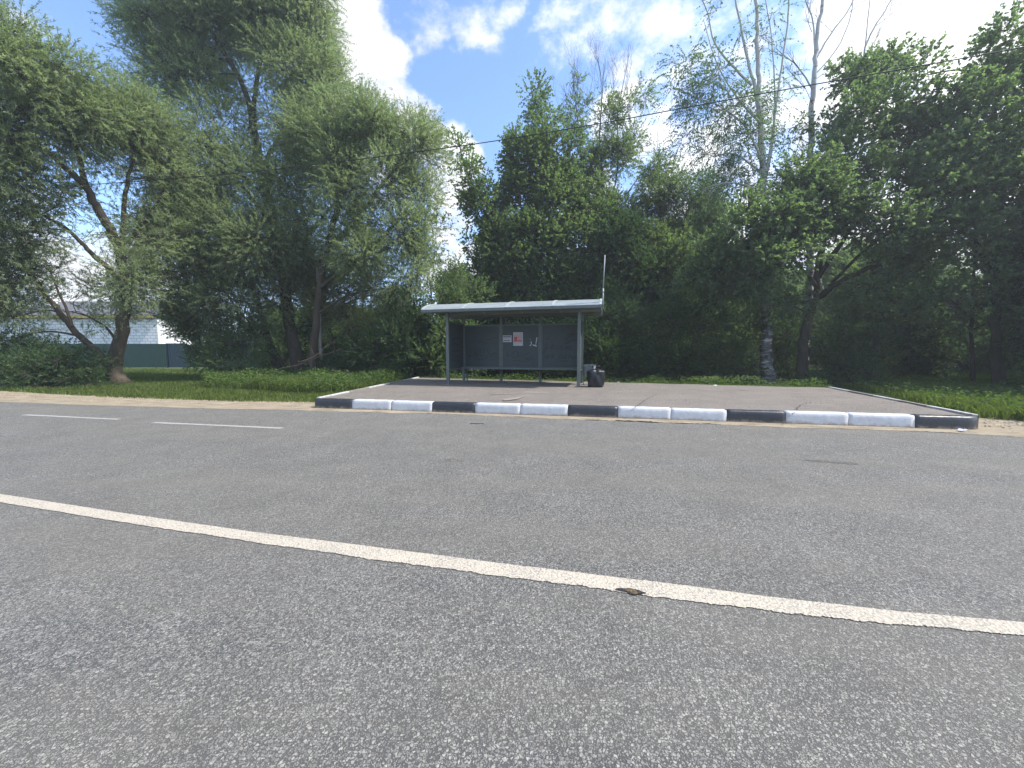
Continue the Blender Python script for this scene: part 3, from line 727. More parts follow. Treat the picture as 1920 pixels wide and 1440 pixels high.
prts(n, 'heading', words(433, 444, 785, 853, 1, 5, 9, 2), 'print')
prts(n, 'text', words(468, 477, 788, 846, 2, 5, 9, 2) + words(451, 453, 790, 850, 3) , 'print')
n = paper('poster', 875, 398, 962, 520, 'paper', 'white and red paper poster on the middle back panel of the shelter', 'poster')
prts(n, 'heading', words(405, 412, 882, 955, 4, 5, 10, 2) + words(417, 422, 882, 955, 5), 'pink')
prt(n, 'picture', 882, 433, 955, 485, 'pink', .0055)
prt(n, 'red_box', 883, 440, 910, 483, 'red', .007)
prts(n, 'caption', [(915, 472, 953, 482)] + words(426, 430, 882, 953, 6), 'red', .0075)
prts(n, 'text', words(500, 503, 884, 950, 8) + words(492, 495, 884, 950, 9), 'pink')
mb = MB()
for st, w in (([(1088, 445), (1085, 470), (1080, 492)], .035), ([(1035, 480), (1038, 500), (1030, 520)], .03), ([(1050, 512), (1070, 518), (1085, 524)], .04), ([(1082, 495), (1078, 510), (1086, 525)], .02), ([(1022, 515), (1032, 520)], .03), ([(1025, 460), (1030, 463)], .02)):
    stroke(mb, st, w, lambda a, b: wall(a, b, .005))
tag(mb.build('torn_paper', M['paper'], None, wall(1050, 520)), 'torn white remains of a pasted paper beside the red poster', 'torn paper')

# ------------------------------------------------------------------ litter bin and rubbish bag
bp_ = G(1117, 726.5, .235)
bag = empty('rubbish_bag', bp_, 'full black plastic rubbish bag tied at the top, standing right of the shelter', 'rubbish bag')
r = random.Random(3); nn_, mm_ = 40, 26; V = []; Fc = []
for j in range(mm_ + 1):
    t = j / mm_
    prof = .26 + .025 * math.sin(t * 3.1) if t < .8 else .26 * max(.14, 1 - ((t - .8) / .13) ** 1.5) if t < .92 else .04 + (t - .92) * 1.2
    if t < .06: prof *= .86 + t * 2.3
    zz = t * .66
    for i in range(nn_):
        a = 2 * math.pi * i / nn_
        q = prof * (1 + .045 * math.sin(5 * a + 9 * t) + .035 * math.sin(9 * a - 6 * t) * (1 if t > .3 else .5) + .05 * math.sin(2 * a + 1) + (.10 * math.sin(8 * a) * max(0, t - .66) * 3))
        sq = 1 / max(abs(math.cos(a)), abs(math.sin(a))) ** .35
        V.append((q * sq * math.cos(a) * (1.0 - .12 * (1 - t)), q * sq * math.sin(a) * .8, zz + r.uniform(-.004, .004) * (0 if t < .05 else 1)))
for j in range(mm_):
    for i in range(nn_):
        i2 = (i + 1) % nn_; Fc.append((j * nn_ + i, j * nn_ + i2, (j + 1) * nn_ + i2, (j + 1) * nn_ + i))
Fc.append(tuple(range(nn_))[::-1]); Fc.append(tuple(range(mm_ * nn_, (mm_ + 1) * nn_)))
me = bpy.data.meshes.new('bag_body'); me.from_pydata(V, [], Fc); me.update(); me.polygons.foreach_set('use_smooth', [True] * len(me.polygons))
link('bag_body', me, M['bag'], bag)
for s in (-1, 1):                      # tied ears
    mb = MB(); mb.tube([Vector((.01 * s, 0, .60)), Vector((.05 * s, .0, .66)), Vector((.10 * s, 0, .68)), Vector((.13 * s, .02, .63))], [.02, .028, .024, .006], 7)
    mb.build('tied_end', M['bag'], bag, (0, 0, 0), smooth=True)
mb = MB(); mb.tube([Vector((-.03, -.05, .575)), Vector((-.035, -.055, .655))], [.026, .03], 10)
c0 = empty('paper_cup', bp_ + Vector((-.07, -.06, .575)), 'crumpled white paper cup on top of the black rubbish bag', 'cup')
mb = MB(); mb.tube([Vector((0, 0, 0)), Vector((.006, 0, .035)), Vector((.01, 0, .085))], [.028, .033, .04], 10); mb.build('cup_body', M['white'], c0, (0, 0, 0), smooth=True)
mb = MB(); mb.tube([Vector((.01, 0, .08)), Vector((.01, 0, .09))], .043, 10); mb.build('rim', M['paper'], c0, (0, 0, 0))
# steel bin behind
bn_ = P(1106, 690, 12.9); bn_.z = .24
bin_ = empty('litter_bin', bn_, 'grey metal litter bin on a post behind the black rubbish bag', 'litter bin', rz=-R(14))
mb = MB(); pr = [Vector((-.16, -.12, .30)), Vector((.16, -.12, .30)), Vector((.19, -.12, .66)), Vector((-.19, -.12, .66))]
mb.prism([(p.x, p.y, p.z) for p in pr], Vector((0, .24, 0))); mb.build('bin_body', M['galv'], bin_, (0, 0, 0), bevel=.01)
mb = MB(); mb.box((-.2, -.135, .662), (.4, 0, 0), (0, .27, 0), (0, 0, .03)); mb.build('rim', M['galv'], bin_, (0, 0, 0), bevel=.005)
for s in (-1, 1):
    mb = MB(); mb.box((.2 * s - .012, -.012, 0), (.024, 0, 0), (0, .024, 0), (0, 0, .6)); mb.build('leg', M['steel'], bin_, (0, 0, 0))
mb = MB(); mb.box((-.42, -.012, .56), (.22, 0, 0), (0, .024, 0), (0, 0, .03)); mb.build('arm', M['galv'], bin_, (0, 0, 0))

# scraps of litter
lit = [(1065, 718, .2, 'white scrap of paper on the ground beside the right shelter post'), (1158, 718, .2, 'white scrap of paper at the grass edge just right of the rubbish bag'), (1212, 719.5, .21, 'crumpled white wrapper at the grass edge right of the rubbish bag'),
       (1341, 724, .22, 'small white wrapper on the asphalt left of the birch trunk'), (1803, 806.5, .005, 'flattened pale wrapper lying in the sand below the rounded black kerbstone')]
for i, (px, py, z, lb) in enumerate(lit):
    c = G(px, py, z + .02); r = random.Random(i); n = 9; V = []; 
    for j in range(3):
        for k in range(3):
            V.append(((k - 1) * .05 + r.uniform(-.012, .012), (j - 1) * .04 + r.uniform(-.012, .012), r.uniform(0, .045)))
    Fc = [(a, a + 1, a + 4, a + 3) for a in (0, 1, 3, 4)]
    me = bpy.data.meshes.new('litter'); me.from_pydata(V, [], Fc); me.update()
    sm = link('litter', me, M['paper'], None, (c.x, c.y, z + (.03 if z > .1 else .004)))
    so_ = sm.modifiers.new('thickness', 'SOLIDIFY'); so_.thickness = .004
    tag(sm, lb, 'litter', 'scraps of litter')
c = G(1400, 733, .23)
mb = MB(); mb.tube([c + Vector((-.28, .1, .012)), c + Vector((-.1, .02, .018)), c + Vector((.25, -.04, .014))], [.004, .007, .004], 5)
tag(mb.build('fallen_twig', M['barkdark'], None, c), 'thin dark fallen twig on the platform asphalt in front of the birch trunk', 'twig')
c = G(893, 795.5, 0)
mb = MB(); mb.tube([c + Vector((-.12, .01, .012)), c + Vector((.0, .0, .016)), c + Vector((.14, 0.01, .012))], [.006, .007, .004], 5)
tag(mb.build('fallen_twig', M['barkdark'], None, c), 'small dark stick lying on the road below the black kerbstone near the shelter', 'twig')

# ------------------------------------------------------------------ fences, house, pole, cable
FZ = 36.0
def fence_run(name, x0, x1, Y, h, m, label, post_gap=2.5, wave=.02):
    a = P(x0, 680, Y); b = P(x1, 680, Y); ln = b.x - a.x
    e = empty(name, (a.x, Y, 0), label, 'fence')
    mb = MB(); n = int(ln / .1); 
    V, Fc = [], []
    for i in range(n + 1):
        off = (wave if (i // 1) % 2 else 0)
        V += [(ln * i / n, off, .05), (ln * i / n, off, h), (ln * i / n, off + .004, .05), (ln * i / n, off + .004, h)]
    for i in range(n):
        Fc += [(4 * i, 4 * i + 4, 4 * i + 5, 4 * i + 1), (4 * i + 3, 4 * i + 7, 4 * i + 6, 4 * i + 2)]
    mb.add(V, Fc); mb.build('sheet_panel', M[m], e, (0, 0, 0))
    k = 0
    while k * post_gap <= ln:
        pm = MB(); pm.box((k * post_gap - .03, .03, -.1), (.06, 0, 0), (0, .06, 0), (0, 0, h + .05)); pm.build('post', M[m], e, (0, 0, 0)); k += 1
    pm = MB(); pm.box((0, .028, h - .3), (ln, 0, 0), (0, .03, 0), (0, 0, .04)); pm.build('rail', M[m], e, (0, 0, 0))
fence_run('metal_fence', -260, 314, FZ, 2.25, 'fence', 'green corrugated metal fence in front of the white brick house')
fence_run('metal_gate', 313, 353, FZ + .1, 2.3, 'fenceblue', 'dark blue metal gate at the right end of the green fence')
fence_run('metal_fence', 350, 800, FZ + .4, 2.1, 'fence', 'green metal fence glimpsed between the willow trunks and the dark shrub')
# house
HY = 42.0
hx0, hx1 = P(-120, 600, HY).x, P(294, 600, HY).x
house = empty('brick_house', ((hx0 + hx1) / 2, HY, 0), 'white brick house with dark roof and yellow eaves board behind the green fence', 'house')
hl = house.location.copy()
mb = MB(); zt = P(0, 597, HY).z
mb.box((hx0, HY, -.1), (hx1 - hx0, 0, 0), (0, 4.6, 0), (0, 0, zt + .1)); mb.build('wall', M['brick'], house, hl)
mb = MB(); mb.box((hx0 - .3, HY - .45, zt + .01), (hx1 - hx0 + .3, 0, 0), (0, .12, 0), (0, 0, .32)); mb.build('eaves_board', M['yellow'], house, hl)
mb = MB(); z2 = P(0, 566, HY + 2).z
mb.prism([(hx0 - .4, HY - .5, zt + .34), (hx0 - .4, HY + 2.3, z2 + .1), (hx0 - .4, HY + 5.1, zt + .34)], (hx1 - hx0 + .8, 0, 0)); mb.build('roof', M['slate'], house, hl)
ux0, ux1 = P(60, 560, HY + 3).x, P(128, 560, HY + 3).x
mb = MB(); mb.box((ux0, HY + 1.2, zt), (ux1 - ux0, 0, 0), (0, 2.4, 0), (0, 0, P(0, 543, HY + 3).z - zt)); mb.build('dormer', M['brick'], house, hl)
for k in range(2):
    wx = P(20 - 70 * k, 620, HY).x; mb = MB(); mb.box((wx, HY - .06, 1.6), (1.3, 0, 0), (0, .055, 0), (0, 0, 1.5)); w_ = mb.build('window', M['slate'], house, hl)
# picket fence at the right
e = empty('picket_fence', (P(1640, 690, 27).x, 27, 0), 'dark wooden picket fence in the shade beyond the grass at the right', 'fence')
lx = P(1990, 690, 27).x - e.location.x; mb = MB(); x = 0; r = random.Random(9)
while x < lx:
    h = 1.18 + r.uniform(-.07, .07); mb.prism([(x, 0, .1), (x + .07, 0, .1), (x + .07, 0, h), (x + .035, 0, h + .07), (x, 0, h)], (0, .02, 0)); x += .15
mb.build('pickets', M['timber'], e, (0, 0, 0))
for z in (.35, .9):
    mb = MB(); mb.box((0, .025, z), (lx, 0, 0), (0, .04, 0), (0, 0, .07)); mb.build('rail', M['timber'], e, (0, 0, 0))
x = 0
while x < lx:
    mb = MB(); mb.box((x, .07, -.05), (.1, 0, 0), (0, .1, 0), (0, 0, 1.3)); mb.build('post', M['timber'], e, (0, 0, 0)); x += 2.4
# concrete pole in the trees
pb = G(603, 714, .0)
pole = empty('utility_pole', (P(603, 700, 19.6).x, 19.6, 0), 'grey concrete utility pole standing among the willow trunks', 'utility pole')
mb = MB(); mb.tube([Vector((0, 0, -.1)), Vector((0, 0, 6.2))], [.09, .07], 8); mb.build('shaft', M['concrete'], pole, (0, 0, 0))
mb = MB(); mb.box((-.5, -.04, 5.9), (1, 0, 0), (0, .08, 0), (0, 0, .08)); mb.build('crossarm', M['timber'], pole, (0, 0, 0))
# overhead cable along the road
cab = [(-300, 372), (0, 357), (240, 341), (490, 320), (840, 277), (1100, 236), (1300, 199), (1500, 163), (1700, 128), (1920, 88), (2300, 12)]
pts = []
for px, py in cab:
    Yc = 12.0 / (1 + .2347 * (px - 960) / F); pts.append(P(px, py, Yc))
mb = MB(); sm_ = []
for i in range(len(pts) - 1):
    p0, p1, p2, p3 = pts[max(i - 1, 0)], pts[i], pts[i + 1], pts[min(i + 2, len(pts) - 1)]
    for k in range(6):
        t = k / 6; sm_.append(.5 * ((2 * p1) + (p2 - p0) * t + (2 * p0 - 5 * p1 + 4 * p2 - p3) * t * t + (3 * p1 - p0 - 3 * p2 + p3) * t ** 3))
mb.tube(sm_ + [pts[-1]], .0125, 6)
M['cable'] = mat('cable', (.02, .02, .022), .6)
tag(mb.build('cable', M['cable'], None, pts[5], smooth=True), 'black overhead cable sagging across the sky in front of the trees', 'cable')
pts = [P(1080, 299, 30), P(1190, 291, 30), P(1330, 291, 30), P(1420, 294, 30)]
mb = MB(); mb.tube(pts, .012, 5)
tag(mb.build('cable', M['cable'], None, pts[0]), 'thin far cable seen between the bare topped tree and the birch', 'cable')

# ------------------------------------------------------------------ foliage engine
def unit(v): return v / np.maximum(1e-9, np.linalg.norm(v, axis=-1, keepdims=True))
def leaf_quads(B, A, N, L, Wd, fold=.0):
    """B base points, A axis unit, N normal-ish unit, L length, Wd width -> diamond quads"""
    side = unit(np.cross(A, N)); N = np.cross(side, A)
    L = L[:, None]; Wd = Wd[:, None]
    mid = B + A * L * .45 + N * L * .06
    V = np.stack([B, mid + side * Wd * .5, B + A * L - N * L * .08, mid - side * Wd * .5], axis=1)
    return V.reshape(-1, 3)
KIND = {  # leaf length, width, leaves per spray, spray length, droop, spread
    'willow': (.110, .025, 24, .60, -.12, .85),
    'maple': (.105, .095, 13, .45, -.05, .9),
    'oak': (.115, .085, 14, .42, -.02, .95),
    'birch': (.06, .05, 22, .75, -.9, .7),
    'shrub': (.085, .05, 16, .42, .1, .9),
    'ash': (.11, .045, 16, .5, -.1, .9),
}
DK = {'willow': 92, 'maple': 135, 'oak': 140, 'birch': 180, 'shrub': 125, 'ash': 110}
def spray_leaves(rg, base, dirs, kind, scale=1.0):
    """sprays with origin base (M,3) and direction dirs (M,3)"""
    L0, W0, n, SL, droop, spread = KIND[kind]
    Mn = len(base); SLs = SL * scale * rg.uniform(.6, 1.3, Mn)
    t = rg.uniform(.08, 1, (Mn, n))
    d = np.repeat(dirs[:, None, :], n, 1)
    sag = np.zeros((Mn, n, 3)); sag[..., 2] = droop * t ** 2 * .6
    pos = base[:, None, :] + (d * t[..., None] + sag) * SLs[:, None, None]
    rv = unit(rg.normal(size=(Mn, n, 3)))
    ax = unit(d + sag * 1.6 + rv * spread)
    if droop < -.3: ax[..., 2] -= .35; ax = unit(ax)
    nr = rg.normal(size=(Mn, n, 3)) * .7; nr[..., 2] += .8
    nr = unit(nr)
    Lf = L0 * scale * rg.uniform(.65, 1.25, (Mn, n)); Wf = W0 * scale * rg.uniform(.7, 1.2, (Mn, n))
    V = leaf_quads(pos.reshape(-1, 3), ax.reshape(-1, 3), nr.reshape(-1, 3), Lf.ravel(), Wf.ravel())
    tone = np.clip(rg.normal(.5, .16, (Mn, 1)) + rg.normal(0, .12, (Mn, n)), 0, 1)
    tone = np.repeat(tone.ravel(), 4)
    tips = base + (dirs + np.array([0, 0, droop * .6])) * SLs[:, None]
    return V, tone, tips
def prism_lines(A, B, ra, rb):
    """thin three sided twigs from A to B"""
    d = unit(B - A); ref = np.zeros_like(d); ref[:, 0] = 1; ref[np.abs(d[:, 0]) > .9] = (0, 1, 0)
    s = unit(np.cross(d, ref)); u = np.cross(d, s)
    Vs = []
    for p, r_ in ((A, ra), (B, rb)):
        for k in range(3):
            a = 2 * math.pi * k / 3; Vs.append(p + (s * math.cos(a) + u * math.sin(a)) * (r_[:, None] if hasattr(r_, 'shape') else r_))
    V = np.stack(Vs, 1).reshape(-1, 3); n = len(A); base = np.arange(n)[:, None] * 6
    f = np.array([0, 1, 4, 3, 1, 2, 5, 4, 2, 0, 3, 5])
    return V, (base + f).ravel()
def catmull(pts, k=5):
    out = []
    for i in range(len(pts) - 1):
        p0, p1, p2, p3 = pts[max(i - 1, 0)], pts[i], pts[i + 1], pts[min(i + 2, len(pts) - 1)]
        for q in range(k):
            t = q / k; out.append(.5 * ((2 * p1) + (p2 - p0) * t + (2 * p0 - 5 * p1 + 4 * p2 - p3) * t * t + (3 * p1 - p0 - 3 * p2 + p3) * t ** 3))
    out.append(pts[-1]); return out

def make_tree(name, label, cat, base, limbs, blobs, kind, leafm, barkm, seed, dens=1.0, group=None, lscale=1.0, flare=True, crown_name='crown', twigr=.006, sub=None, branchy=True):
    """base: world point.  limbs: list of (points [world], r0, r1).  blobs: (centre world, rx, ry, rz, density)"""
    rg = np.random.default_rng(seed); rr = random.Random(seed)
    root = empty(name, base, label, cat, group)
    base = np.array(base)
    wood = MB(); skel = []
    trunkmb = MB()
    for li, (pts, r0, r1) in enumerate(limbs):
        sm = catmull([Vector(p) for p in pts], 5); n = len(sm)
        for i in range(1, n - 1):
            sm[i] = sm[i] + Vector((rr.uniform(-1, 1), rr.uniform(-1, 1), rr.uniform(-1, 1))) * min(.04, r0 * .25)
        rad = []
        for i in range(n):
            t = i / (n - 1); q = r0 + (r1 - r0) * t ** .85
            if li == 0 and flare: q *= 1 + .55 * math.exp(-t * 14)
            rad.append(q)
        low = li == 0 or pts[0][2] < .5
        if low:
            tm = MB(); tm.tube(sm, rad, 10 if r0 > .12 else 6); tm.build('trunk' if r0 > .05 else 'stem', M[barkm], root, base, smooth=True)
        else: wood.tube(sm, rad, 10 if r0 > .12 else 6)
        for p, q in zip(sm, rad): skel.append((p.x, p.y, p.z, q))
    sk = np.array(skel)
    allB, allD = [], []
    tw_a, tw_b = [], []
    for bi, (c, rx, ry, rz, dn) in enumerate(blobs):
        c = np.array(c)
        # branch to the clump
        if branchy:
            cand = sk[sk[:, 2] < c[2] + .3] if (sk[:, 2] < c[2] + .3).any() else sk
            dd = np.linalg.norm(cand[:, :3] - c, axis=1) + .35 * np.abs(cand[:, 2] - (c[2] - .8 * rz))
            s = cand[np.argmin(dd)]
            st = Vector(s[:3]); cv = Vector(c)
            mid = st.lerp(cv, .5) + Vector((rr.uniform(-.2, .2), rr.uniform(-.2, .2), .12 * (cv - st).length))
            rb = min(s[3] * .7, .02 + .012 * (cv - st).length)
            wood.tube(catmull([st, mid, cv], 4), [rb * (1 - .6 * i / 8) for i in range(9)], 5)
        # sub clumps, biased towards the surface
        ns = max(6, int((5.5 if kind == 'willow' else 4.0) * (rx * rz + rx * ry + ry * rz) * (1 if sub is None else sub)))
        dv = unit(rg.normal(size=(ns, 3))); rad = rg.uniform(.25, 1.0, ns) ** .7
        sc_ = c + dv * rad[:, None] * np.array([rx, ry, rz]) * .92
        sr = rg.uniform(.3, .62, ns) * (min(rx, rz) ** .45)
        if branchy:
            A = np.repeat(c[None], ns, 0) * .75 + sc_ * .25; m_ = (A + sc_) / 2 + rg.normal(size=(ns, 3)) * .08
            tw_a.append(np.concatenate([np.repeat(c[None], ns, 0), m_])); tw_b.append(np.concatenate([m_, sc_]))
        k = np.maximum(3, (dn * dens * DK[kind] * sr ** 2).astype(int))
        idx = np.repeat(np.arange(ns), k)
        off = unit(rg.normal(size=(len(idx), 3))) * (rg.uniform(0, 1, len(idx)) ** .4)[:, None] * sr[idx][:, None]
        B = sc_[idx] + off
        dr = unit(off * 1.5 / sr[idx][:, None] + dv[idx] * .7 + np.array([0, 0, .25]) + rg.normal(size=off.shape) * .35)
        ok = B[:, 2] > base[2] + .1
        allB.append(B[ok]); allD.append(dr[ok])
        if branchy:
            q = rg.random(len(idx)) < .35; q &= ok
            tw_a.append(sc_[idx][q]); tw_b.append(B[q])
    B = np.concatenate(allB); Dr = np.concatenate(allD)
    V, tone, tips = spray_leaves(rg, B, Dr, kind, lscale)
    V = V - base
    me = npmesh(crown_name, V, np.arange(len(V)), np.arange(0, len(V), 4), tone)
    link(crown_name, me, M[leafm], root)

    # branches: limbs and twigs in one mesh
    wv = np.array(wood.v, dtype=np.float32).reshape(-1, 3) if wood.v else np.zeros((0, 3)); loops = []; starts = []
    for f in wood.f: starts.append(len(loops)); loops += f
    ta = list(tw_a); tb = list(tw_b)
    if ta:
        ta = np.concatenate(ta); tb = np.concatenate(tb)
        tV, tl = prism_lines(ta, tb, twigr * 1.6, twigr * .8)
        # sprays themselves
        q = rg.random(len(B)) < .5
        sV, sl_ = prism_lines(B[q], tips[q] * .85 + B[q] * .15, twigr * .6, twigr * .35)
        n0 = len(wv); lo_ = np.array(loops, dtype=np.int64); s0 = len(loops)
        loops = np.concatenate([lo_, tl + n0, sl_ + n0 + len(tV)])
        starts = np.concatenate([np.array(starts, dtype=np.int64), np.arange(s0, len(loops), 4)])
        wv = np.concatenate([wv, tV, sV])
    if len(wv):
        me = npmesh('branches', wv - base, loops, starts, smooth=True)
        link('branches', me, M[barkm], root)
    return root
def pxblob(px, py, rpx, rpy, Y, dn=1.0, dz=None):
    c = P(px, py, Y); k = Y / F
    return (tuple(c), rpx * k, (dz if dz else (rpx + rpy) * .5 * k * .9), rpy * k, dn)
def limb(pts, Y, r0, r1, Ye=None):
    n = len(pts); Ye = Y if Ye is None else Ye
    return ([P(x, y, Y + (Ye - Y) * i / (n - 1)) for i, (x, y) in enumerate(pts)], r0, r1)

# ------------------------------------------------------------------ trees of the left side
def base_at(px, py, z=0):
    p = G(px, py, z); return (p.x, p.y, -.05)
b = base_at(222, 719)
Y = b[1]
make_tree('willow_tree', 'leaning grey willow with a forked trunk in front of the white brick house', 'tree', b,
    [limb([(224, 722), (214, 690), (222, 650), (231, 600), (234, 550), (231, 510), (225, 470)], Y, .29, .16),
     limb([(212, 695), (185, 662), (150, 632), (112, 585), (75, 540), (50, 500), (20, 470)], Y, .16, .05, Y - 1.5),
     limb([(225, 470), (205, 430), (180, 385), (158, 348), (120, 312), (62, 262), (0, 240)], Y, .2, .05, Y - 2.5),
     limb([(160, 350), (150, 300), (128, 250), (98, 205), (70, 160)], Y - 1, .1, .03, Y - 2),
     limb([(228, 480), (232, 400), (238, 340), (252, 290), (262, 240)], Y, .11, .03, Y - .5),
     limb([(226, 478), (252, 440), (280, 400), (310, 360)], Y, .09, .03),
     limb([(232, 530), (200, 500), (165, 468), (120, 425), (70, 400)], Y, .13, .04, Y - 1.5),
     limb([(136, 614), (122, 575), (104, 535), (90, 500)], Y - .75, .06, .02, Y - 1.1),
     limb([(226, 650), (196, 612), (155, 590), (100, 580)], Y, .06, .015, Y + .2)],
    [pxblob(5, 110, 75, 95, Y - 3), pxblob(75, 150, 85, 75, Y - 2.5), pxblob(45, 240, 80, 60, Y - 2.5), pxblob(140, 215, 75, 60, Y - 1.5),
     pxblob(215, 225, 70, 60, Y - .5), pxblob(285, 235, 60, 65, Y + .5), pxblob(200, 300, 60, 40, Y, .6), pxblob(30, 340, 80, 55, Y - 2), pxblob(110, 370, 50, 40, Y - 1, .5),
     pxblob(300, 320, 60, 60, Y + .5, .9), pxblob(260, 400, 40, 40, Y + 1, .35), pxblob(20, 420, 60, 60, Y - 2, .8), pxblob(90, 440, 60, 35, Y - 1.5, .4), pxblob(35, 520, 60, 55, Y - 1.5, .7),
     pxblob(110, 500, 50, 30, Y, .5), pxblob(160, 590, 45, 20, Y + .8, .5), pxblob(252, 520, 42, 50, Y - 1.2, 1), pxblob(190, 440, 38, 30, Y - 1, .45), pxblob(275, 450, 40, 40, Y - .8, .8), pxblob(240, 600, 40, 25, Y - .8, .5), pxblob(225, 545, 60, 42, Y + .6, .9), pxblob(300, 590, 50, 22, Y + 1.2, .6), pxblob(10, 640, 50, 30, Y - 1, .9), pxblob(60, 560, 50, 35, Y - .5, .6), pxblob(300, 450, 60, 60, Y + 1.2, .8), pxblob(290, 530, 55, 45, Y + 1, 1), pxblob(25, 595, 50, 40, Y - 1, 1), pxblob(165, 555, 40, 15, Y + .5, .3),
     pxblob(-60, 250, 90, 160, Y - 3), pxblob(-60, 480, 80, 120, Y - 2)],
    'willow', 'willow', 'bark', 11, dens=.95)

b = base_at(557, 709); Y = b[1]
make_tree('willow_tree', 'tallest willow, reaching out of the photo, with two brown trunks beside the utility pole', 'tree', b,
    [limb([(562, 712), (556, 670), (546, 620), (538, 570), (530, 500), (515, 420), (495, 340), (478, 260), (470, 200)], Y, .34, .17),
     limb([(530, 712), (512, 668), (498, 620), (484, 570), (472, 520), (452, 460)], Y + .6, .24, .1, Y),
     limb([(472, 205), (450, 150), (418, 95), (385, 40), (352, -20), (340, -90)], Y, .14, .05),
     limb([(476, 210), (482, 150), (492, 90), (500, 30), (510, -40)], Y, .12, .04),
     limb([(490, 320), (520, 260), (560, 200), (590, 140)], Y, .1, .03, Y - .6),
     limb([(515, 420), (470, 370), (430, 320), (390, 280), (350, 240)], Y, .12, .03, Y - 1),
     limb([(540, 590), (500, 560), (450, 530), (400, 520)], Y, .08, .03, Y - 2),
     limb([(530, 510), (580, 440), (620, 390), (660, 350)], Y, .12, .03, Y - 1),
     limb([(480, 565), (500, 620), (525, 670), (545, 695)], Y - .3, .05, .04)],
    [pxblob(300, 40, 60, 80, Y), pxblob(390, 20, 80, 90, Y), pxblob(480, 10, 80, 90, Y), pxblob(565, 40, 60, 75, Y), pxblob(420, -80, 120, 90, Y), pxblob(560, -70, 80, 70, Y), pxblob(290, 120, 45, 55, Y, .8), pxblob(370, 150, 75, 65, Y, .75), pxblob(560, 130, 70, 60, Y - .5),
     pxblob(600, 170, 55, 70, Y, .9), pxblob(300, 195, 50, 40, Y, .7), pxblob(520, 220, 45, 50, Y + .3, .45), pxblob(410, 240, 70, 45, Y - .5, .7), pxblob(360, 330, 85, 75, Y - 1.2), pxblob(590, 260, 80, 75, Y - .6),
     pxblob(460, 330, 60, 60, Y - 1, .8), pxblob(400, 430, 90, 75, Y - 1.6), pxblob(540, 350, 70, 60, Y - 1, .9), pxblob(490, 460, 80, 65, Y - 1.8), pxblob(350, 510, 75, 60, Y - 1.5, 1.2), pxblob(370, 590, 60, 40, Y - 1, 1), pxblob(340, 420, 50, 60, Y - .8, 1.1), pxblob(450, 620, 45, 25, Y - 1.4, .6), pxblob(560, 430, 70, 60, Y - 1.2, .9), pxblob(430, 560, 65, 45, Y - 1.8, 1)],
    'willow', 'willow', 'bark', 12, dens=.95)
b = base_at(585, 713); Y = b[1] - .3
b = (b[0], Y, b[2])
make_tree('willow_tree', 'rounded silvery willow right of the tallest willow, against the white cloud bank', 'tree', b,
    [limb([(586, 714), (588, 660), (592, 600), (600, 540), (612, 470), (630, 400), (648, 340), (660, 290)], Y, .2, .1),
     limb([(612, 470), (660, 420), (700, 370), (740, 320), (780, 290)], Y, .13, .03),
     limb([(600, 540), (650, 500), (700, 460), (740, 420), (770, 380)], Y, .12, .03, Y - .6),
     limb([(640, 380), (640, 320), (650, 260), (668, 220)], Y, .08, .02),
     limb([(595, 590), (640, 560), (690, 545), (740, 540)], Y, .07, .02, Y - .6)],
    [pxblob(660, 215, 60, 45, Y), pxblob(625, 270, 55, 50, Y), pxblob(700, 260, 55, 55, Y), pxblob(770, 265, 60, 50, Y), pxblob(800, 300, 35, 40, Y, .8), pxblob(650, 340, 60, 50, Y - .4), pxblob(730, 340, 60, 50, Y - .5, .9), pxblob(785, 370, 40, 50, Y, .8),
     pxblob(640, 420, 55, 45, Y - .6), pxblob(740, 430, 60, 55, Y - .8), pxblob(680, 480, 60, 45, Y - 1), pxblob(790, 460, 30, 40, Y - .2, .7), pxblob(760, 520, 50, 40, Y - .8, .8), pxblob(620, 300, 40, 40, Y + .5, .8)],
    'willow', 'willow', 'bark', 13, dens=1.3)
b = base_at(512, 705); Y = b[1] - 1.6
make_tree('willow_tree', 'lower pale olive willow growth hanging in front of the thick trunks left of the shelter', 'tree', (P(620, 700, Y).x, Y, -.05),
    [limb([(640, 712), (630, 660), (612, 600), (590, 560), (560, 530)], Y + .6, .1, .05, Y),
     limb([(612, 600), (650, 570), (690, 555), (720, 560)], Y, .06, .02), limb([(590, 560), (540, 520), (490, 500), (450, 500)], Y, .06, .02)],
    [pxblob(430, 500, 60, 40, Y - .3, .9), pxblob(500, 480, 55, 40, Y - .6), pxblob(570, 500, 60, 45, Y - .5), pxblob(640, 520, 60, 45, Y - .3), pxblob(700, 545, 50, 45, Y - .2, .8), pxblob(530, 555, 55, 32, Y - .8), pxblob(600, 575, 50, 28, Y - .5, .8), pxblob(655, 595, 55, 30, Y - .3, .6), pxblob(700, 610, 40, 28, Y, .5), pxblob(450, 560, 40, 28, Y, .6), pxblob(620, 550, 60, 40, Y + .4, .9), pxblob(520, 520, 60, 40, Y + .3, .9), pxblob(590, 610, 35, 18, Y, .5)],
    'willow', 'willowlight', 'bark', 14, dens=1.1)
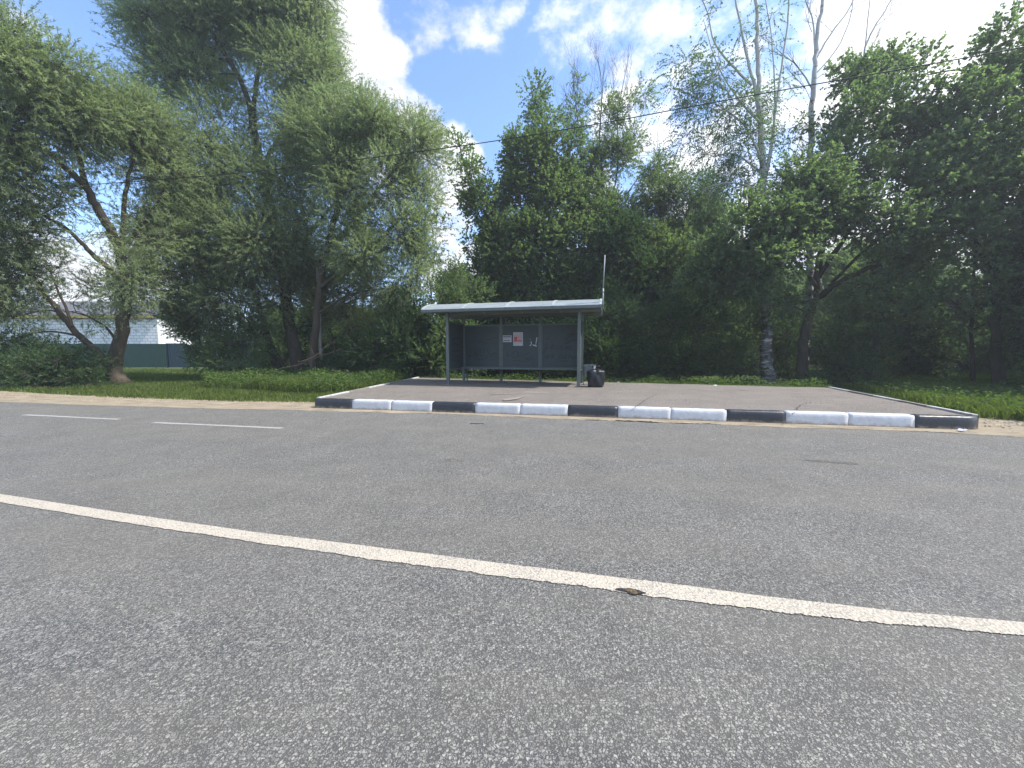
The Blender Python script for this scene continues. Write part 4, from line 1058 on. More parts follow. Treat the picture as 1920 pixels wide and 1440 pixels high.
# ------------------------------------------------------------------ middle and right trees
b = base_at(1000, 706); Y = b[1]
make_tree('maple_tree', 'dark leafy maple behind the bus shelter with an arm reaching up left', 'tree', b,
    [limb([(1005, 712), (1002, 640), (1000, 560), (1005, 480), (1010, 400), (1015, 320), (1020, 250)], Y, .2, .06),
     limb([(1000, 600), (970, 520), (930, 440), (895, 370), (868, 300), (858, 250)], Y, .12, .02, Y - 1),
     limb([(1002, 560), (1040, 480), (1070, 400), (1090, 330)], Y, .1, .03), limb([(1003, 500), (990, 400), (975, 320), (965, 250)], Y, .08, .02)],
    [pxblob(862, 275, 16, 28, Y - 1, .8), pxblob(875, 330, 26, 32, Y - 1, .8), pxblob(905, 385, 34, 36, Y - .8, .9), pxblob(950, 480, 45, 45, Y - .5, 1), pxblob(940, 560, 50, 30, Y, 1), pxblob(885, 455, 30, 22, Y - .5, .5), pxblob(930, 440, 40, 40, Y - .6),
     pxblob(920, 510, 45, 35, Y, .7), pxblob(985, 300, 42, 45, Y), pxblob(1045, 300, 45, 50, Y), pxblob(970, 370, 50, 45, Y), pxblob(1040, 380, 55, 50, Y), pxblob(1000, 450, 60, 50, Y - .4), pxblob(1075, 450, 50, 50, Y - .2),
     pxblob(970, 520, 55, 40, Y - .2, .9), pxblob(1050, 520, 60, 40, Y - .3, .9), pxblob(1110, 390, 35, 45, Y, .8), pxblob(1100, 540, 45, 40, Y, .9), pxblob(900, 560, 50, 30, Y + .5, .7), pxblob(1020, 230, 28, 38, Y, .7), pxblob(1000, 190, 22, 40, Y + .5, .6), pxblob(935, 380, 22, 50, Y + .5, .3)],
    'maple', 'maple', 'barkdark', 21, dens=1.25)
b = base_at(1120, 706); Y = b[1] + 1.5
def twigs(mb, p, d, ln, r, depth, rr, up=.25):
    """bare branching"""
    pts = [Vector(p)]; dd = Vector(d).normalized(); n = 4
    for i in range(n):
        dd = (dd + Vector((rr.uniform(-.16, .16), rr.uniform(-.16, .16), rr.uniform(-.05, .16)))).normalized(); pts.append(pts[-1] + dd * ln / n)
    mb.tube(pts, [r * (1 - .5 * i / n) for i in range(n + 1)], 4 if depth < 3 else 5, cap=False)
    if depth > 0:
        for k in range(rr.choice((3, 4, 4))):
            j = rr.choice((2, 3, 4)); nd = (dd + Vector((rr.uniform(-.75, .75), rr.uniform(-.5, .5), rr.uniform(0, .4) + up * .5))).normalized()
            twigs(mb, pts[j], nd, ln * rr.uniform(.5, .8), r * .55, depth - 1, rr, up)
t = make_tree('half_bare_tree', 'half bare tree behind the shelter whose leafless twiggy top stands against the sky', 'tree', (P(1120, 700, Y).x, Y, -.05),
    [limb([(1122, 712), (1125, 620), (1128, 520), (1130, 430), (1128, 340), (1125, 260), (1128, 190), (1132, 120)], Y, .13, .012),
     limb([(1128, 480), (1110, 400), (1095, 320), (1085, 250), (1080, 190), (1072, 130)], Y, .06, .01),
     limb([(1128, 430), (1150, 360), (1160, 290), (1158, 220), (1168, 160), (1180, 100)], Y, .06, .01), limb([(1130, 420), (1170, 370), (1200, 330), (1230, 300)], Y, .05, .015)],
    [pxblob(1085, 215, 22, 40, Y, .5), pxblob(1135, 230, 24, 45, Y, .55), pxblob(1175, 200, 22, 30, Y, .45), pxblob(1150, 300, 40, 45, Y, .6), pxblob(1205, 175, 16, 20, Y, .5), pxblob(1190, 260, 25, 30, Y, .45), pxblob(1110, 320, 40, 40, Y, .7), pxblob(1150, 400, 40, 40, Y, .9), pxblob(1085, 150, 12, 25, Y, .3)],
    'ash', 'maple', 'barkdark', 22, dens=1.9, sub=1)
mb = MB(); rr = random.Random(31)
for (px, py, dx, ln, rad) in ((1128, 205, .05, 1.7, .016), (1085, 215, -.35, 1.6, .015), (1165, 195, .3, 1.5, .015), (1158, 245, .6, 1.6, .014), (1105, 280, -.6, 1.9, .015), (1150, 180, .1, 1.4, .013), (1100, 330, -.9, 1.6, .014), (1200, 330, .9, 1.5, .014), (1128, 160, -.2, 1.3, .012), (1180, 280, .5, 1.5, .013), (1120, 240, -.2, 1.8, .014), (1140, 230, .3, 1.8, .014), (1070, 260, -.5, 1.3, .012)):
    twigs(mb, P(px, py, Y), (dx, 0, 1), ln, rad, 4, rr)
mb.build('bare_twigs', M['twig'], t, t.location)

b = base_at(1250, 706); Y = b[1] + 1
make_tree('young_tree', 'slender young tree with a pointed top between the half bare tree and the birch', 'tree', (P(1250, 700, Y).x, Y, -.05),
    [limb([(1245, 712), (1242, 600), (1240, 500), (1238, 400), (1236, 330), (1235, 280)], Y, .13, .03), limb([(1240, 500), (1280, 420), (1300, 360)], Y, .06, .02)],
    [pxblob(1232, 300, 22, 28, Y, .6), pxblob(1240, 350, 40, 32, Y, .7), pxblob(1205, 400, 38, 35, Y, .6), pxblob(1270, 390, 40, 40, Y, .6), pxblob(1215, 460, 50, 40, Y, .8), pxblob(1285, 470, 50, 45, Y, .85), pxblob(1180, 510, 40, 35, Y, .8), pxblob(1240, 530, 60, 35, Y), pxblob(1330, 430, 45, 45, Y), pxblob(1320, 370, 30, 35, Y, .7), pxblob(1150, 470, 35, 40, Y)],
    'ash', 'maple', 'barkdark', 23, dens=2.5)
b = base_at(1438, 716); Y = b[1]
t = make_tree('birch_tree', 'tall birch with rough grey lower trunk at the back edge of the platform', 'tree', b,
    [limb([(1440, 720), (1437, 660), (1436, 600), (1434, 530), (1436, 460), (1434, 380), (1430, 300), (1424, 220), (1422, 150), (1420, 60), (1418, -20), (1416, -90)], Y, .235, .05),
     limb([(1428, 290), (1420, 190), (1402, 110), (1385, 30), (1370, -60)], Y, .09, .035), limb([(1436, 330), (1448, 260), (1456, 190), (1468, 110), (1478, 30), (1478, -50)], Y, .07, .03),
     limb([(1440, 320), (1452, 240), (1452, 150), (1445, 60), (1430, -30)], Y + .3, .05, .02),
     limb([(1410, 160), (1370, 120), (1340, 80), (1325, 20), (1300, -30)], Y, .06, .02), limb([(1425, 230), (1380, 180), (1345, 120), (1320, 40)], Y - .3, .05, .015),
     limb([(1432, 310), (1400, 240), (1350, 200), (1300, 180)], Y - .3, .06, .015), limb([(1434, 330), (1380, 290), (1330, 295)], Y, .05, .015)],
    [pxblob(1285, 130, 35, 26, Y, .55), pxblob(1340, 105, 30, 30, Y, .35), pxblob(1265, 165, 18, 30, Y, .5), pxblob(1340, 160, 45, 35, Y, .6), pxblob(1310, 210, 35, 30, Y, .55), pxblob(1370, 215, 45, 35, Y, .7), pxblob(1400, 270, 42, 35, Y, .8), pxblob(1345, 265, 35, 30, Y, .55),
     pxblob(1290, 270, 28, 40, Y, .45), pxblob(1395, 50, 16, 30, Y, .3), pxblob(1430, 90, 18, 35, Y, .35), pxblob(1425, 180, 22, 35, Y, .6), pxblob(1460, 190, 15, 40, Y, .35), pxblob(1480, 270, 30, 30, Y, .5), pxblob(1385, 330, 45, 35, Y, .85), pxblob(1330, 350, 30, 30, Y, .6), pxblob(1470, 330, 35, 25, Y, .7), pxblob(1345, 15, 20, 25, Y, .25), pxblob(1450, 25, 15, 20, Y, .2)],
    'birch', 'birchleaf', 'birch', 24, dens=.95, crown_name='crown')
Y = 18.8
t = make_tree('birch_tree', 'whiter birch with nearly bare branches rising out of the photo, behind the big spreading oak', 'tree', (P(1507, 700, Y).x, Y, -.05),
    [limb([(1507, 712), (1509, 620), (1517, 540), (1519, 400), (1520, 300), (1521, 230), (1526, 150), (1532, 80), (1540, 10), (1548, -70)], Y, .20, .06),
     limb([(1522, 320), (1545, 270), (1565, 230), (1590, 170), (1610, 110)], Y, .07, .02), limb([(1524, 170), (1500, 130), (1470, 105), (1445, 100)], Y, .04, .015),
     limb([(1530, 110), (1560, 60), (1590, 20), (1612, -30)], Y, .05, .02), limb([(1528, 140), (1570, 90), (1595, 30), (1600, -40)], Y, .035, .015), limb([(1528, 100), (1524, 40), (1510, 0), (1500, -50)], Y, .04, .02),
     limb([(1620, 120), (1622, 90), (1640, 50), (1660, 20), (1680, -20)], Y, .05, .02), limb([(1622, 90), (1628, 30), (1635, -30)], Y, .03, .015)],
    [pxblob(1500, 260, 25, 35, Y, .5), pxblob(1550, 300, 30, 35, Y, .5), pxblob(1500, 350, 30, 30, Y, .6), pxblob(1470, 150, 10, 16, Y, .2)],
    'birch', 'birchleaf', 'birch', 25, dens=.8)
mb = MB(); rr = random.Random(41)
for (px, py, dx, ln, rad) in ((1500, 130, -.8, .9, .014), (1470, 106, -.5, .8, .012), (1526, 200, -.9, 1.2, .014), (1526, 230, .8, 1.3, .014), (1560, 60, -.2, .9, .012), (1590, 25, .8, .9, .012), (1545, 270, .9, 1.3, .014), (1600, 130, .5, 1.0, .012), (1640, 50, .9, 1.0, .012), (1522, 60, -.6, .9, .012), (1528, 150, .7, 1.1, .012)):
    twigs(mb, P(px, py, Y), (dx, rr.uniform(-.3, .3), .6), ln, rad, 3, rr, up=-.1)
mb.build('bare_twigs', M['twig'], t, t.location)

b = base_at(1504, 717); Y = b[1]
make_tree('oak_tree', 'big spreading oak at the right platform edge with a dark forked trunk leaning right', 'tree', b,
    [limb([(1503, 721), (1504, 680), (1508, 630), (1520, 585), (1532, 550), (1534, 500), (1545, 450), (1560, 390), (1570, 330)], Y, .24, .08),
     limb([(1530, 560), (1560, 538), (1600, 515), (1650, 495), (1720, 475), (1780, 460)], Y, .15, .04, Y - 2),
     limb([(1534, 520), (1580, 450), (1630, 380), (1680, 310), (1720, 250)], Y, .12, .04, Y - 1),
     limb([(1532, 540), (1500, 500), (1460, 460), (1420, 430), (1390, 420)], Y, .1, .03, Y - 1.5),
     limb([(1560, 530), (1620, 470), (1700, 420), (1780, 370)], Y - .3, .08, .03, Y - 2.5),
     limb([(1520, 590), (1480, 570), (1440, 560), (1400, 555)], Y, .06, .02, Y - 1)],
    [pxblob(1400, 430, 50, 45, Y - 2.2, 1.2), pxblob(1360, 490, 50, 50, Y - 1.5, 1.1), pxblob(1460, 400, 50, 45, Y - 2.6, 1.3), pxblob(1450, 490, 60, 45, Y - 2.5, 1.1), pxblob(1500, 450, 50, 45, Y - 2.2, 1.1), pxblob(1525, 390, 45, 50, Y - 2.4, 1.3), pxblob(1500, 350, 30, 30, Y - 2, 1), pxblob(1520, 330, 40, 45, Y - 1.8), pxblob(1560, 400, 60, 50, Y - 2), pxblob(1590, 290, 50, 50, Y - 1.6), pxblob(1640, 210, 50, 45, Y - 1),
     pxblob(1590, 160, 45, 40, Y), pxblob(1660, 130, 50, 40, Y), pxblob(1540, 240, 25, 30, Y, .6), pxblob(1660, 330, 60, 50, Y - 2), pxblob(1720, 250, 60, 55, Y - 1.5), pxblob(1640, 430, 65, 50, Y - 2.4, .85), pxblob(1740, 390, 70, 55, Y - 2.6, .9), pxblob(1400, 540, 50, 35, Y - 1.2, .8), pxblob(1480, 550, 40, 30, Y - .8, .6),
     pxblob(1620, 540, 60, 35, Y - 1, .7), pxblob(1720, 500, 60, 40, Y - 1.8, .7), pxblob(1330, 420, 35, 35, Y - .5, .8), pxblob(1320, 530, 45, 40, Y - .5, .9)],
    'oak', 'oak', 'barkdark', 26, dens=1.0)
Y = 15.2
make_tree('maple_tree', 'tall dark tree whose crown climbs to the top right corner of the photo', 'tree', (P(1880, 700, Y).x, Y, -.05),
    [limb([(1872, 740), (1870, 660), (1868, 580), (1866, 500), (1860, 400), (1856, 300), (1866, 200), (1885, 110)], Y, .17, .06), limb([(1866, 480), (1900, 400), (1940, 320), (1980, 250)], Y, .1, .04), limb([(1866, 520), (1820, 440), (1780, 380), (1750, 320)], Y, .09, .03)],
    [pxblob(1900, 60, 32, 40, Y), pxblob(1860, 125, 45, 40, Y), pxblob(1935, 130, 60, 70, Y), pxblob(1790, 165, 40, 40, Y, .9), pxblob(1740, 140, 35, 30, Y + .5, .8), pxblob(1820, 230, 60, 55, Y), pxblob(1900, 260, 60, 60, Y - .8), pxblob(1780, 310, 60, 50, Y), pxblob(1860, 360, 60, 50, Y - 1), pxblob(1950, 360, 60, 70, Y - 1.5),
     pxblob(1820, 430, 60, 45, Y - 1, .8), pxblob(1900, 460, 60, 50, Y - 1.2, .8), pxblob(1850, 530, 60, 35, Y - .8, .6), pxblob(1940, 560, 50, 50, Y - 1, .8), pxblob(2010, 220, 70, 120, Y)],
    'maple', 'oak', 'barkdark', 27, dens=1.0, lscale=1.05)
Y = 16.5
make_tree('young_tree', 'thin dark stemmed young tree in the shaded grass right of the platform', 'tree', (P(1823, 735, Y).x, Y, -.05),
    [limb([(1824, 742), (1823, 680), (1822, 620), (1824, 560), (1828, 500), (1830, 440)], Y, .09, .04), limb([(1822, 600), (1780, 560), (1740, 530)], Y, .04, .015)],
    [pxblob(1760, 560, 55, 35, Y, .7), pxblob(1700, 590, 55, 28, Y, .7), pxblob(1800, 610, 60, 25, Y, .5), pxblob(1830, 480, 60, 40, Y, .8), pxblob(1870, 600, 40, 30, Y, .5)],
    'oak', 'oak', 'barkdark', 28, dens=.9)

# ------------------------------------------------------------------ shrubs
def shrub(label, px, py, blobs, seed, kind='shrub', leafm='shrub', cat='shrub', dens=1.0, stems=5, Y=None, name='shrub', group=None):
    b = base_at(px, py); Y = Y or b[1]
    x = P(px, py, Y).x; r = random.Random(seed); lim = []
    for k in range(stems):
        bx_ = r.choice(blobs); tip = Vector(bx_[0]); a = Vector((x + r.uniform(-.3, .3), Y + r.uniform(-.2, .2), 0)); mid = a.lerp(tip, .5) + Vector((r.uniform(-.2, .2), 0, .1)); lim.append(([a, mid, tip], .035, .012))
    return make_tree(name, label, cat, (x, Y, -.05), lim, blobs, kind, leafm, 'barkdark', seed, dens=dens, flare=False, group=group)
shrub('low dense dark green bush at the left edge beside the forked willow', 85, 727,
      [pxblob(15, 690, 45, 38, 15.6), pxblob(70, 685, 50, 40, 15.6), pxblob(120, 690, 50, 40, 15.4), pxblob(165, 700, 32, 28, 15.2), pxblob(90, 705, 60, 28, 14.8), pxblob(-50, 680, 50, 45, 16), pxblob(30, 712, 40, 18, 14.8), pxblob(40, 655, 50, 25, 16), pxblob(110, 655, 40, 20, 16)], 51, dens=1.3)
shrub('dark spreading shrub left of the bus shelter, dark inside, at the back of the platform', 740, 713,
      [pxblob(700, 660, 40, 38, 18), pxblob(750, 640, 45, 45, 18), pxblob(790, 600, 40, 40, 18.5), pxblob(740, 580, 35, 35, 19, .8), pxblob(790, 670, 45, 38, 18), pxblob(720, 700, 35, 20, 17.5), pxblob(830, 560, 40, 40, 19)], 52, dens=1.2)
shrub('mid green shrub directly at the left front post of the shelter', 825, 712,
      [pxblob(815, 680, 28, 35, 17.2), pxblob(830, 630, 32, 35, 17.4), pxblob(835, 580, 40, 32, 17.8), pxblob(880, 560, 45, 30, 18.2), pxblob(870, 640, 35, 60, 18.2), pxblob(790, 560, 30, 30, 18.4)], 53, leafm='maple', dens=1.1)
shrub('pale green young tree between the silvery willow and the maple', 815, 700,
      [pxblob(820, 440, 24, 32, 19.5, 1), pxblob(800, 490, 35, 35, 19.5, 1.1), pxblob(840, 510, 30, 28, 19.5, .7), pxblob(860, 550, 35, 25, 19.5, .8), pxblob(820, 400, 12, 20, 19.5, .4)], 54, kind='ash', leafm='maple', cat='tree', name='young_tree', dens=.9, Y=19.5)
shrub('dark undergrowth shrub straight behind the shelter bench, seen under the panels', 1010, 710,
      [pxblob(1020, 690, 45, 28, 18), pxblob(1075, 690, 40, 30, 18), pxblob(960, 590, 40, 18, 18.5, .6), pxblob(1050, 600, 50, 25, 18.5), pxblob(1060, 650, 45, 35, 18.4), pxblob(960, 650, 45, 35, 18.6)], 55, dens=1.2)
shrub('young lime green shrub right behind the rubbish bag', 1140, 716,
      [pxblob(1135, 665, 14, 16, 16.8, .7), pxblob(1122, 690, 14, 12, 16.8, .7), pxblob(1150, 650, 10, 10, 16.8, .5)], 56, leafm='lime', dens=.9)
shrub('dark dense shrub right of the shelter behind the rubbish bag', 1160, 714,
      [pxblob(1130, 640, 40, 40, 17.8), pxblob(1180, 680, 45, 30, 17.4), pxblob(1190, 620, 50, 45, 17.8), pxblob(1140, 590, 45, 35, 18), pxblob(1150, 700, 40, 15, 17)], 57, dens=1.2)
shrub('dark leafy shrub between the rubbish bag and the birch trunk', 1280, 715,
      [pxblob(1250, 670, 50, 38, 17.6), pxblob(1310, 670, 50, 38, 17.6), pxblob(1260, 600, 55, 45, 18), pxblob(1330, 600, 45, 45, 18), pxblob(1380, 670, 45, 38, 18), pxblob(1400, 620, 40, 40, 18.4), pxblob(1230, 705, 35, 12, 17)], 58, dens=1.15)
shrub('shrub in shade between the birch trunk and the oak trunk', 1470, 712,
      [pxblob(1470, 680, 35, 28, 19.2), pxblob(1470, 630, 35, 35, 19.5), pxblob(1400, 580, 45, 30, 19.5)], 59, dens=1.2)
shrub('dark shrub with a few bright leaves right of the oak trunk beside the shaded grass', 1590, 722,
      [pxblob(1560, 670, 40, 38, 16.5), pxblob(1610, 690, 45, 38, 15.8), pxblob(1580, 620, 50, 35, 17), pxblob(1640, 650, 40, 40, 16.6), pxblob(1600, 725, 50, 16, 15), pxblob(1540, 715, 30, 14, 15.6)], 60, dens=1.2)
shrub('bright yellow green shrub above the dark shrub right of the oak trunk', 1630, 712,
      [pxblob(1618, 640, 26, 18, 18.6, .9), pxblob(1645, 665, 22, 18, 18.6, .9), pxblob(1600, 625, 16, 10, 18.6, .7), pxblob(1655, 690, 16, 14, 18.6, .8)], 61, leafm='lime', dens=1.0, Y=18.6)
shrub('green bush left of the willow trunks in front of the blue gate', 420, 712,
      [pxblob(398, 672, 28, 30, 19), pxblob(430, 660, 40, 40, 19), pxblob(470, 640, 35, 45, 19.5), pxblob(392, 612, 38, 30, 20), pxblob(352, 618, 30, 26, 19.5, 1.6), pxblob(335, 585, 34, 24, 19.5, 1.2), pxblob(370, 575, 40, 30, 19.5, 1.4), pxblob(375, 640, 26, 30, 19.2, 1.5), pxblob(450, 600, 40, 35, 20), pxblob(440, 695, 40, 20, 18)], 62, leafm='maple', dens=1.1)
shrub('low leafy shrub between the willow trunks and the utility pole', 640, 712,
      [pxblob(640, 690, 30, 20, 18.5), pxblob(600, 690, 22, 18, 19), pxblob(660, 650, 30, 30, 20)], 63, dens=1.0)
# rows of trees further back, one model copied
def backtree(kind, leafm, seed, label, X, Yb, h, w, dens, cat='tree'):
    r = random.Random(seed); base = (X, Yb, -.05)
    lim = [([Vector((X, Yb, 0)), Vector((X + .2, Yb, h * .4)), Vector((X - .1, Yb, h * .9))], .2, .05)]
    blobs = []
    for k in range(13):
        z = h * r.uniform(.16, .95); q = w * (1 - abs(z / h - .45) ** 1.5 * .9)
        a = r.uniform(0, 6.28); rad = r.uniform(.2, .8) * q
        blobs.append(((X + math.cos(a) * rad, Yb + math.sin(a) * rad * .6, z), w * r.uniform(.38, .55), w * .4, w * r.uniform(.32, .5), 1))
    return make_tree('background_tree', label, cat, base, lim, blobs, kind, leafm, 'barkdark', seed, dens=dens, group=None, lscale=1.5, twigr=.01)
protoA = backtree('maple', 'shrub', 71, 'background tree in the dark wood behind the platform, or unseen one added for shade', 0, 27, 8.5, 3.4, .42)
protoB = backtree('ash', 'maple', 72, 'background tree in the dark wood behind the platform, or unseen one added for shade', 6, 29, 7.2, 3.2, .5)
for q in (protoA, protoB): q['group'] = 'trees of the wood behind the platform'
def copy_tree(o, parent=None):
    c = o.copy(); C.objects.link(c); c.parent = parent
    for ch in list(o.children): copy_tree(ch, c)
    return c
spots = [(-8.5, 27, .75), (-4.2, 30, .85), (4.5, 26, .9), (9, 30, .95), (13, 26.5, 1.0), (18, 29, 1.0), (22.5, 25, 1.1), (28, 30, 1.15), (34, 30, 1.1), (40, 31, 1.15), (47, 33, 1.2), (16, 34, 1.1), (25, 35, 1.2), (33, 38, 1.25), (2, 34, .9), (-13, 31, .62), (-18.5, 40, .6), (-23, 44, .7), (42, 42, 1.3), (55, 36, 1.3), (10, 38, 1.0), (-12.5, 25, .5), (-9.5, 23.5, .5), (-6, 24, .5), (-15, 28, .5), (24.5, 15.5, .95), (29, 20, 1.1), (19.6, 11.3, 1.0), (22.5, 14, 1.1), (20.5, 20.5, .8), (-16.3, 27.5, .6), (-18.6, 30.3, .6), (-11, 28, .6), (5.6, 21.5, .88), (8.6, 22.5, .92), (3.2, 22, .75), (11.5, 24, .95)]  # those out of view beside the right grass are added to shade it
rr = random.Random(77)
for i, (x, y, s) in enumerate(spots):
    c = copy_tree(protoA if i % 2 else protoB)
    c.location = (x, y, -.05); c.rotation_euler = (0, 0, rr.uniform(0, 6.28)); c.scale = (s * rr.uniform(.9, 1.15), s, s * rr.uniform(.9, 1.1))
    c['group'] = 'trees of the wood behind the platform'
    c['label'] = 'background tree in the dark wood behind the platform, or unseen one added for shade'
# low growth under the wood
us = shrub('low dark undergrowth bush at the foot of the wood behind the platform', 960, 702, [((0, 22.5, .7), 1.5, .8, .8, 1), ((1.2, 22.5, 1.5), 1.2, .8, .9, 1), ((-1, 22.8, 1.4), 1.2, .8, .8, 1)], 81, Y=22.5, dens=.9, group='undergrowth bushes at the foot of the wood')
for ch in us.children:
    pass
rr = random.Random(83)
for i in range(17):
    c = copy_tree(us); x = -12 + i * 3.0
    c.location = (x + rr.uniform(-.6, .6), 22.6 + rr.uniform(-1, 2.5) + max(0, x - 14) * .1, -.05); c.rotation_euler = (0, 0, rr.uniform(-.5, .5)); s = rr.uniform(.85, 1.4); c.scale = (s, s, s * rr.uniform(.8, 1.1))
# dead branches lying among the willow trunks
for i, (pts, y0, y1, lb) in enumerate((([(497, 704), (530, 690), (560, 684), (600, 668), (640, 655)], 16.4, 17.2, 'long grey dead branch lying across the foot of the willow trunks'),
                                       ([(560, 680), (590, 668), (605, 655), (628, 640)], 16.2, 16.6, 'forked dead branch leaning beside the utility pole'),
                                       ([(620, 695), (650, 700), (690, 716)], 16.0, 15.6, 'thin dead stick slanting down to the grass left of the platform'))):
    p = [P(x, y, y0 + (y1 - y0) * k / (len(pts) - 1)) for k, (x, y) in enumerate(pts)]
    mb = MB(); mb.tube(catmull(p, 4), [.022 - .014 * k / (4 * (len(p) - 1)) for k in range(4 * (len(p) - 1) + 1)], 6)
    rr2 = random.Random(i)
    for k in range(1, len(p) - 1):
        mb.tube([p[k], p[k] + Vector((rr2.uniform(-.3, .4), 0, rr2.uniform(.15, .5)))], [.014, .005], 5)
    tag(mb.build('dead_branch', M['deadwood'], None, p[0], smooth=True), lb, 'branch')

# ------------------------------------------------------------------ grass, weeds
def blades(name, region, n, h0, h1, w, seed, leafm, fall=1.6, clump=.0, lean=.35, hz=0.0, label=None):
    """region: world polygon; blades denser near the camera"""
    rg = np.random.default_rng(seed); poly = np.array([(p[0], p[1]) for p in region])
    mn, mx_ = poly.min(0), poly.max(0); pts = []
    def inside(q):
        x, y = q[:, 0], q[:, 1]; c = np.zeros(len(q), bool); j = len(poly) - 1
        for i in range(len(poly)):
            xi, yi = poly[i]; xj, yj = poly[j]
            c ^= ((yi > y) != (yj > y)) & (x < (xj - xi) * (y - yi) / (yj - yi + 1e-12) + xi); j = i
        return c
    tot = 0
    while tot < n:
        q = rg.uniform(mn, mx_, (n * 2, 2)); q = q[inside(q)]
        dist = np.hypot(q[:, 0], q[:, 1]); keep = rg.random(len(q)) < (dist.min() / dist) ** fall
        nv = np.sin(q[:, 0] * 2.1 + 1.3 * np.sin(q[:, 1] * 1.7)) * np.sin(q[:, 1] * 2.9 + np.sin(q[:, 0] * 1.1)) * .5 + .5
        keep &= rg.random(len(q)) < (1 - clump + clump * nv)
        q = q[keep]; pts.append(q); tot += len(q)
        if len(q) == 0: break
    q = np.concatenate(pts)[:n]; m = len(q)
    nv = np.sin(q[:, 0] * 1.3 + 2 * np.sin(q[:, 1] * .9)) * np.sin(q[:, 1] * 1.9 + np.sin(q[:, 0] * .7)) * .5 + .5
    h = rg.uniform(h0, h1, m) * (.6 + .6 * nv) ; a = rg.uniform(0, 2 * np.pi, m); l = rg.uniform(0, lean, m)
    d = np.stack([np.cos(a) * l, np.sin(a) * l, np.ones(m)], 1); s = np.stack([-np.sin(a + .5), np.cos(a + .5), np.zeros(m)], 1) * w / 2 * rg.uniform(.6, 1.3, m)[:, None]
    B = np.stack([q[:, 0], q[:, 1], np.full(m, hz - .02)], 1)
    mid = B + d * h[:, None] * .55 * np.array([.6, .6, 1]); tip = B + d * h[:, None] * np.array([1.6, 1.6, .95])
    V = np.stack([B - s, B + s, mid + s * .8, tip, mid - s * .8], 1).reshape(-1, 3)
    tone = np.repeat(np.clip(rg.normal(.45, .2, m), 0, 1), 5)
    me = npmesh(name, V, np.arange(len(V)), np.arange(0, len(V), 5), tone)
    o = link(name, me, M[leafm]); tag(o, label, 'grass' if label else None, kind='stuff'); return o
gl = [G(-500, 718), G(0, 733), G(213, 745), G(427, 752), G(640, 755), G(700, 742), G(760, 727), G(790, 712), G(700, 705), G(400, 700), G(200, 700), G(-100, 700)]
blades('grass', gl, 90000, .06, .16, .016, 1, 'grass', fall=1.2, label='short bright green grass along the left verge')
weed1 = [G(380, 728), G(560, 738), G(660, 738), G(770, 718), G(700, 704), G(400, 703)]
blades('tall_grass', weed1, 36000, .1, .56, .02, 2, 'grass', fall=.4, clump=.95, lean=.5, label='tall unmown grass and weeds below the willow trunks')
yard = [G(60, 712), G(480, 712), G(480, 697), G(180, 692), G(60, 692)]
blades('grass', yard, 26000, .08, .25, .035, 3, 'grass', fall=.3, label='sunlit lawn between the willows and the green fence')
gr = [G(1840, 783), G(1920, 789), G(2300, 812), G(2300, 720), G(1920, 698), G(1620, 698), G(1560, 722), G(1650, 738)]
blades('grass', gr, 60000, .10, .34, .022, 4, 'grass', fall=1.3, clump=.4, lean=.6, label='rough shaded grass to the right of the platform')
# fringe along the back of the platform
def leafy(name, region, n, seed, leafm, label, zmax=.3, size=.07, cat='weeds'):
    rg = np.random.default_rng(seed); poly = np.array([(p[0], p[1]) for p in region]); mn, mx_ = poly.min(0), poly.max(0)
    q = rg.uniform(mn, mx_, (n * 4, 2)); x, y = q[:, 0], q[:, 1]; c = np.zeros(len(q), bool); j = len(poly) - 1
    for i in range(len(poly)):
        xi, yi = poly[i]; xj, yj = poly[j]; c ^= ((yi > y) != (yj > y)) & (x < (xj - xi) * (y - yi) / (yj - yi + 1e-12) + xi); j = i
    q = q[c]
    nv = np.sin(q[:, 0] * 2.3 + 2 * np.sin(q[:, 1] * 1.9)) * np.sin(q[:, 1] * 2.7 + np.sin(q[:, 0] * 1.7)) * .5 + .5
    q = q[rg.random(len(q)) < .15 + nv][:n]; m = len(q)
    nv = np.sin(q[:, 0] * 2.3 + 2 * np.sin(q[:, 1] * 1.9)) * np.sin(q[:, 1] * 2.7 + np.sin(q[:, 0] * 1.7)) * .5 + .5
    z = rg.random(m) ** .7 * zmax * (.35 + .8 * nv)
    B = np.stack([q[:, 0], q[:, 1], z], 1); a = rg.normal(size=(m, 3)); a[:, 2] = a[:, 2] * .3 + .3; nrm_ = rg.normal(size=(m, 3)) * .5; nrm_[:, 2] += 1
    V = leaf_quads(B, unit(a), unit(nrm_), size * rg.uniform(.6, 1.5, m), size * .6 * rg.uniform(.6, 1.3, m))
    me = npmesh(name, V, np.arange(len(V)), np.arange(0, len(V), 4), np.repeat(np.clip(rg.normal(.5, .22, m), 0, 1), 4))
    return tag(link(name, me, M[leafm]), label, cat, kind='stuff')
leafy('weeds', weed1, 30000, 5, 'weed', 'low broad leafed weeds left of the platform', .6, .095)
bkl = [BLk + Vector((-.3, .05, 0)), BR + Vector((.2, .05, 0)), BR + Vector((.6, 1.3, 0)), BLk + Vector((-.3, 1.8, 0))]
blades('grass', bkl, 20000, .25, .34, .02, 6, 'grass', fall=.5, clump=.6, label='grass fringe along the back edge of the platform')
leafy('weeds', bkl, 9000, 7, 'weed', 'leafy weeds at the back edge of the platform', .46, .08)
leafy('weeds', gr, 16000, 8, 'weed', 'leafy weeds in the shaded grass at the right', .35, .09)
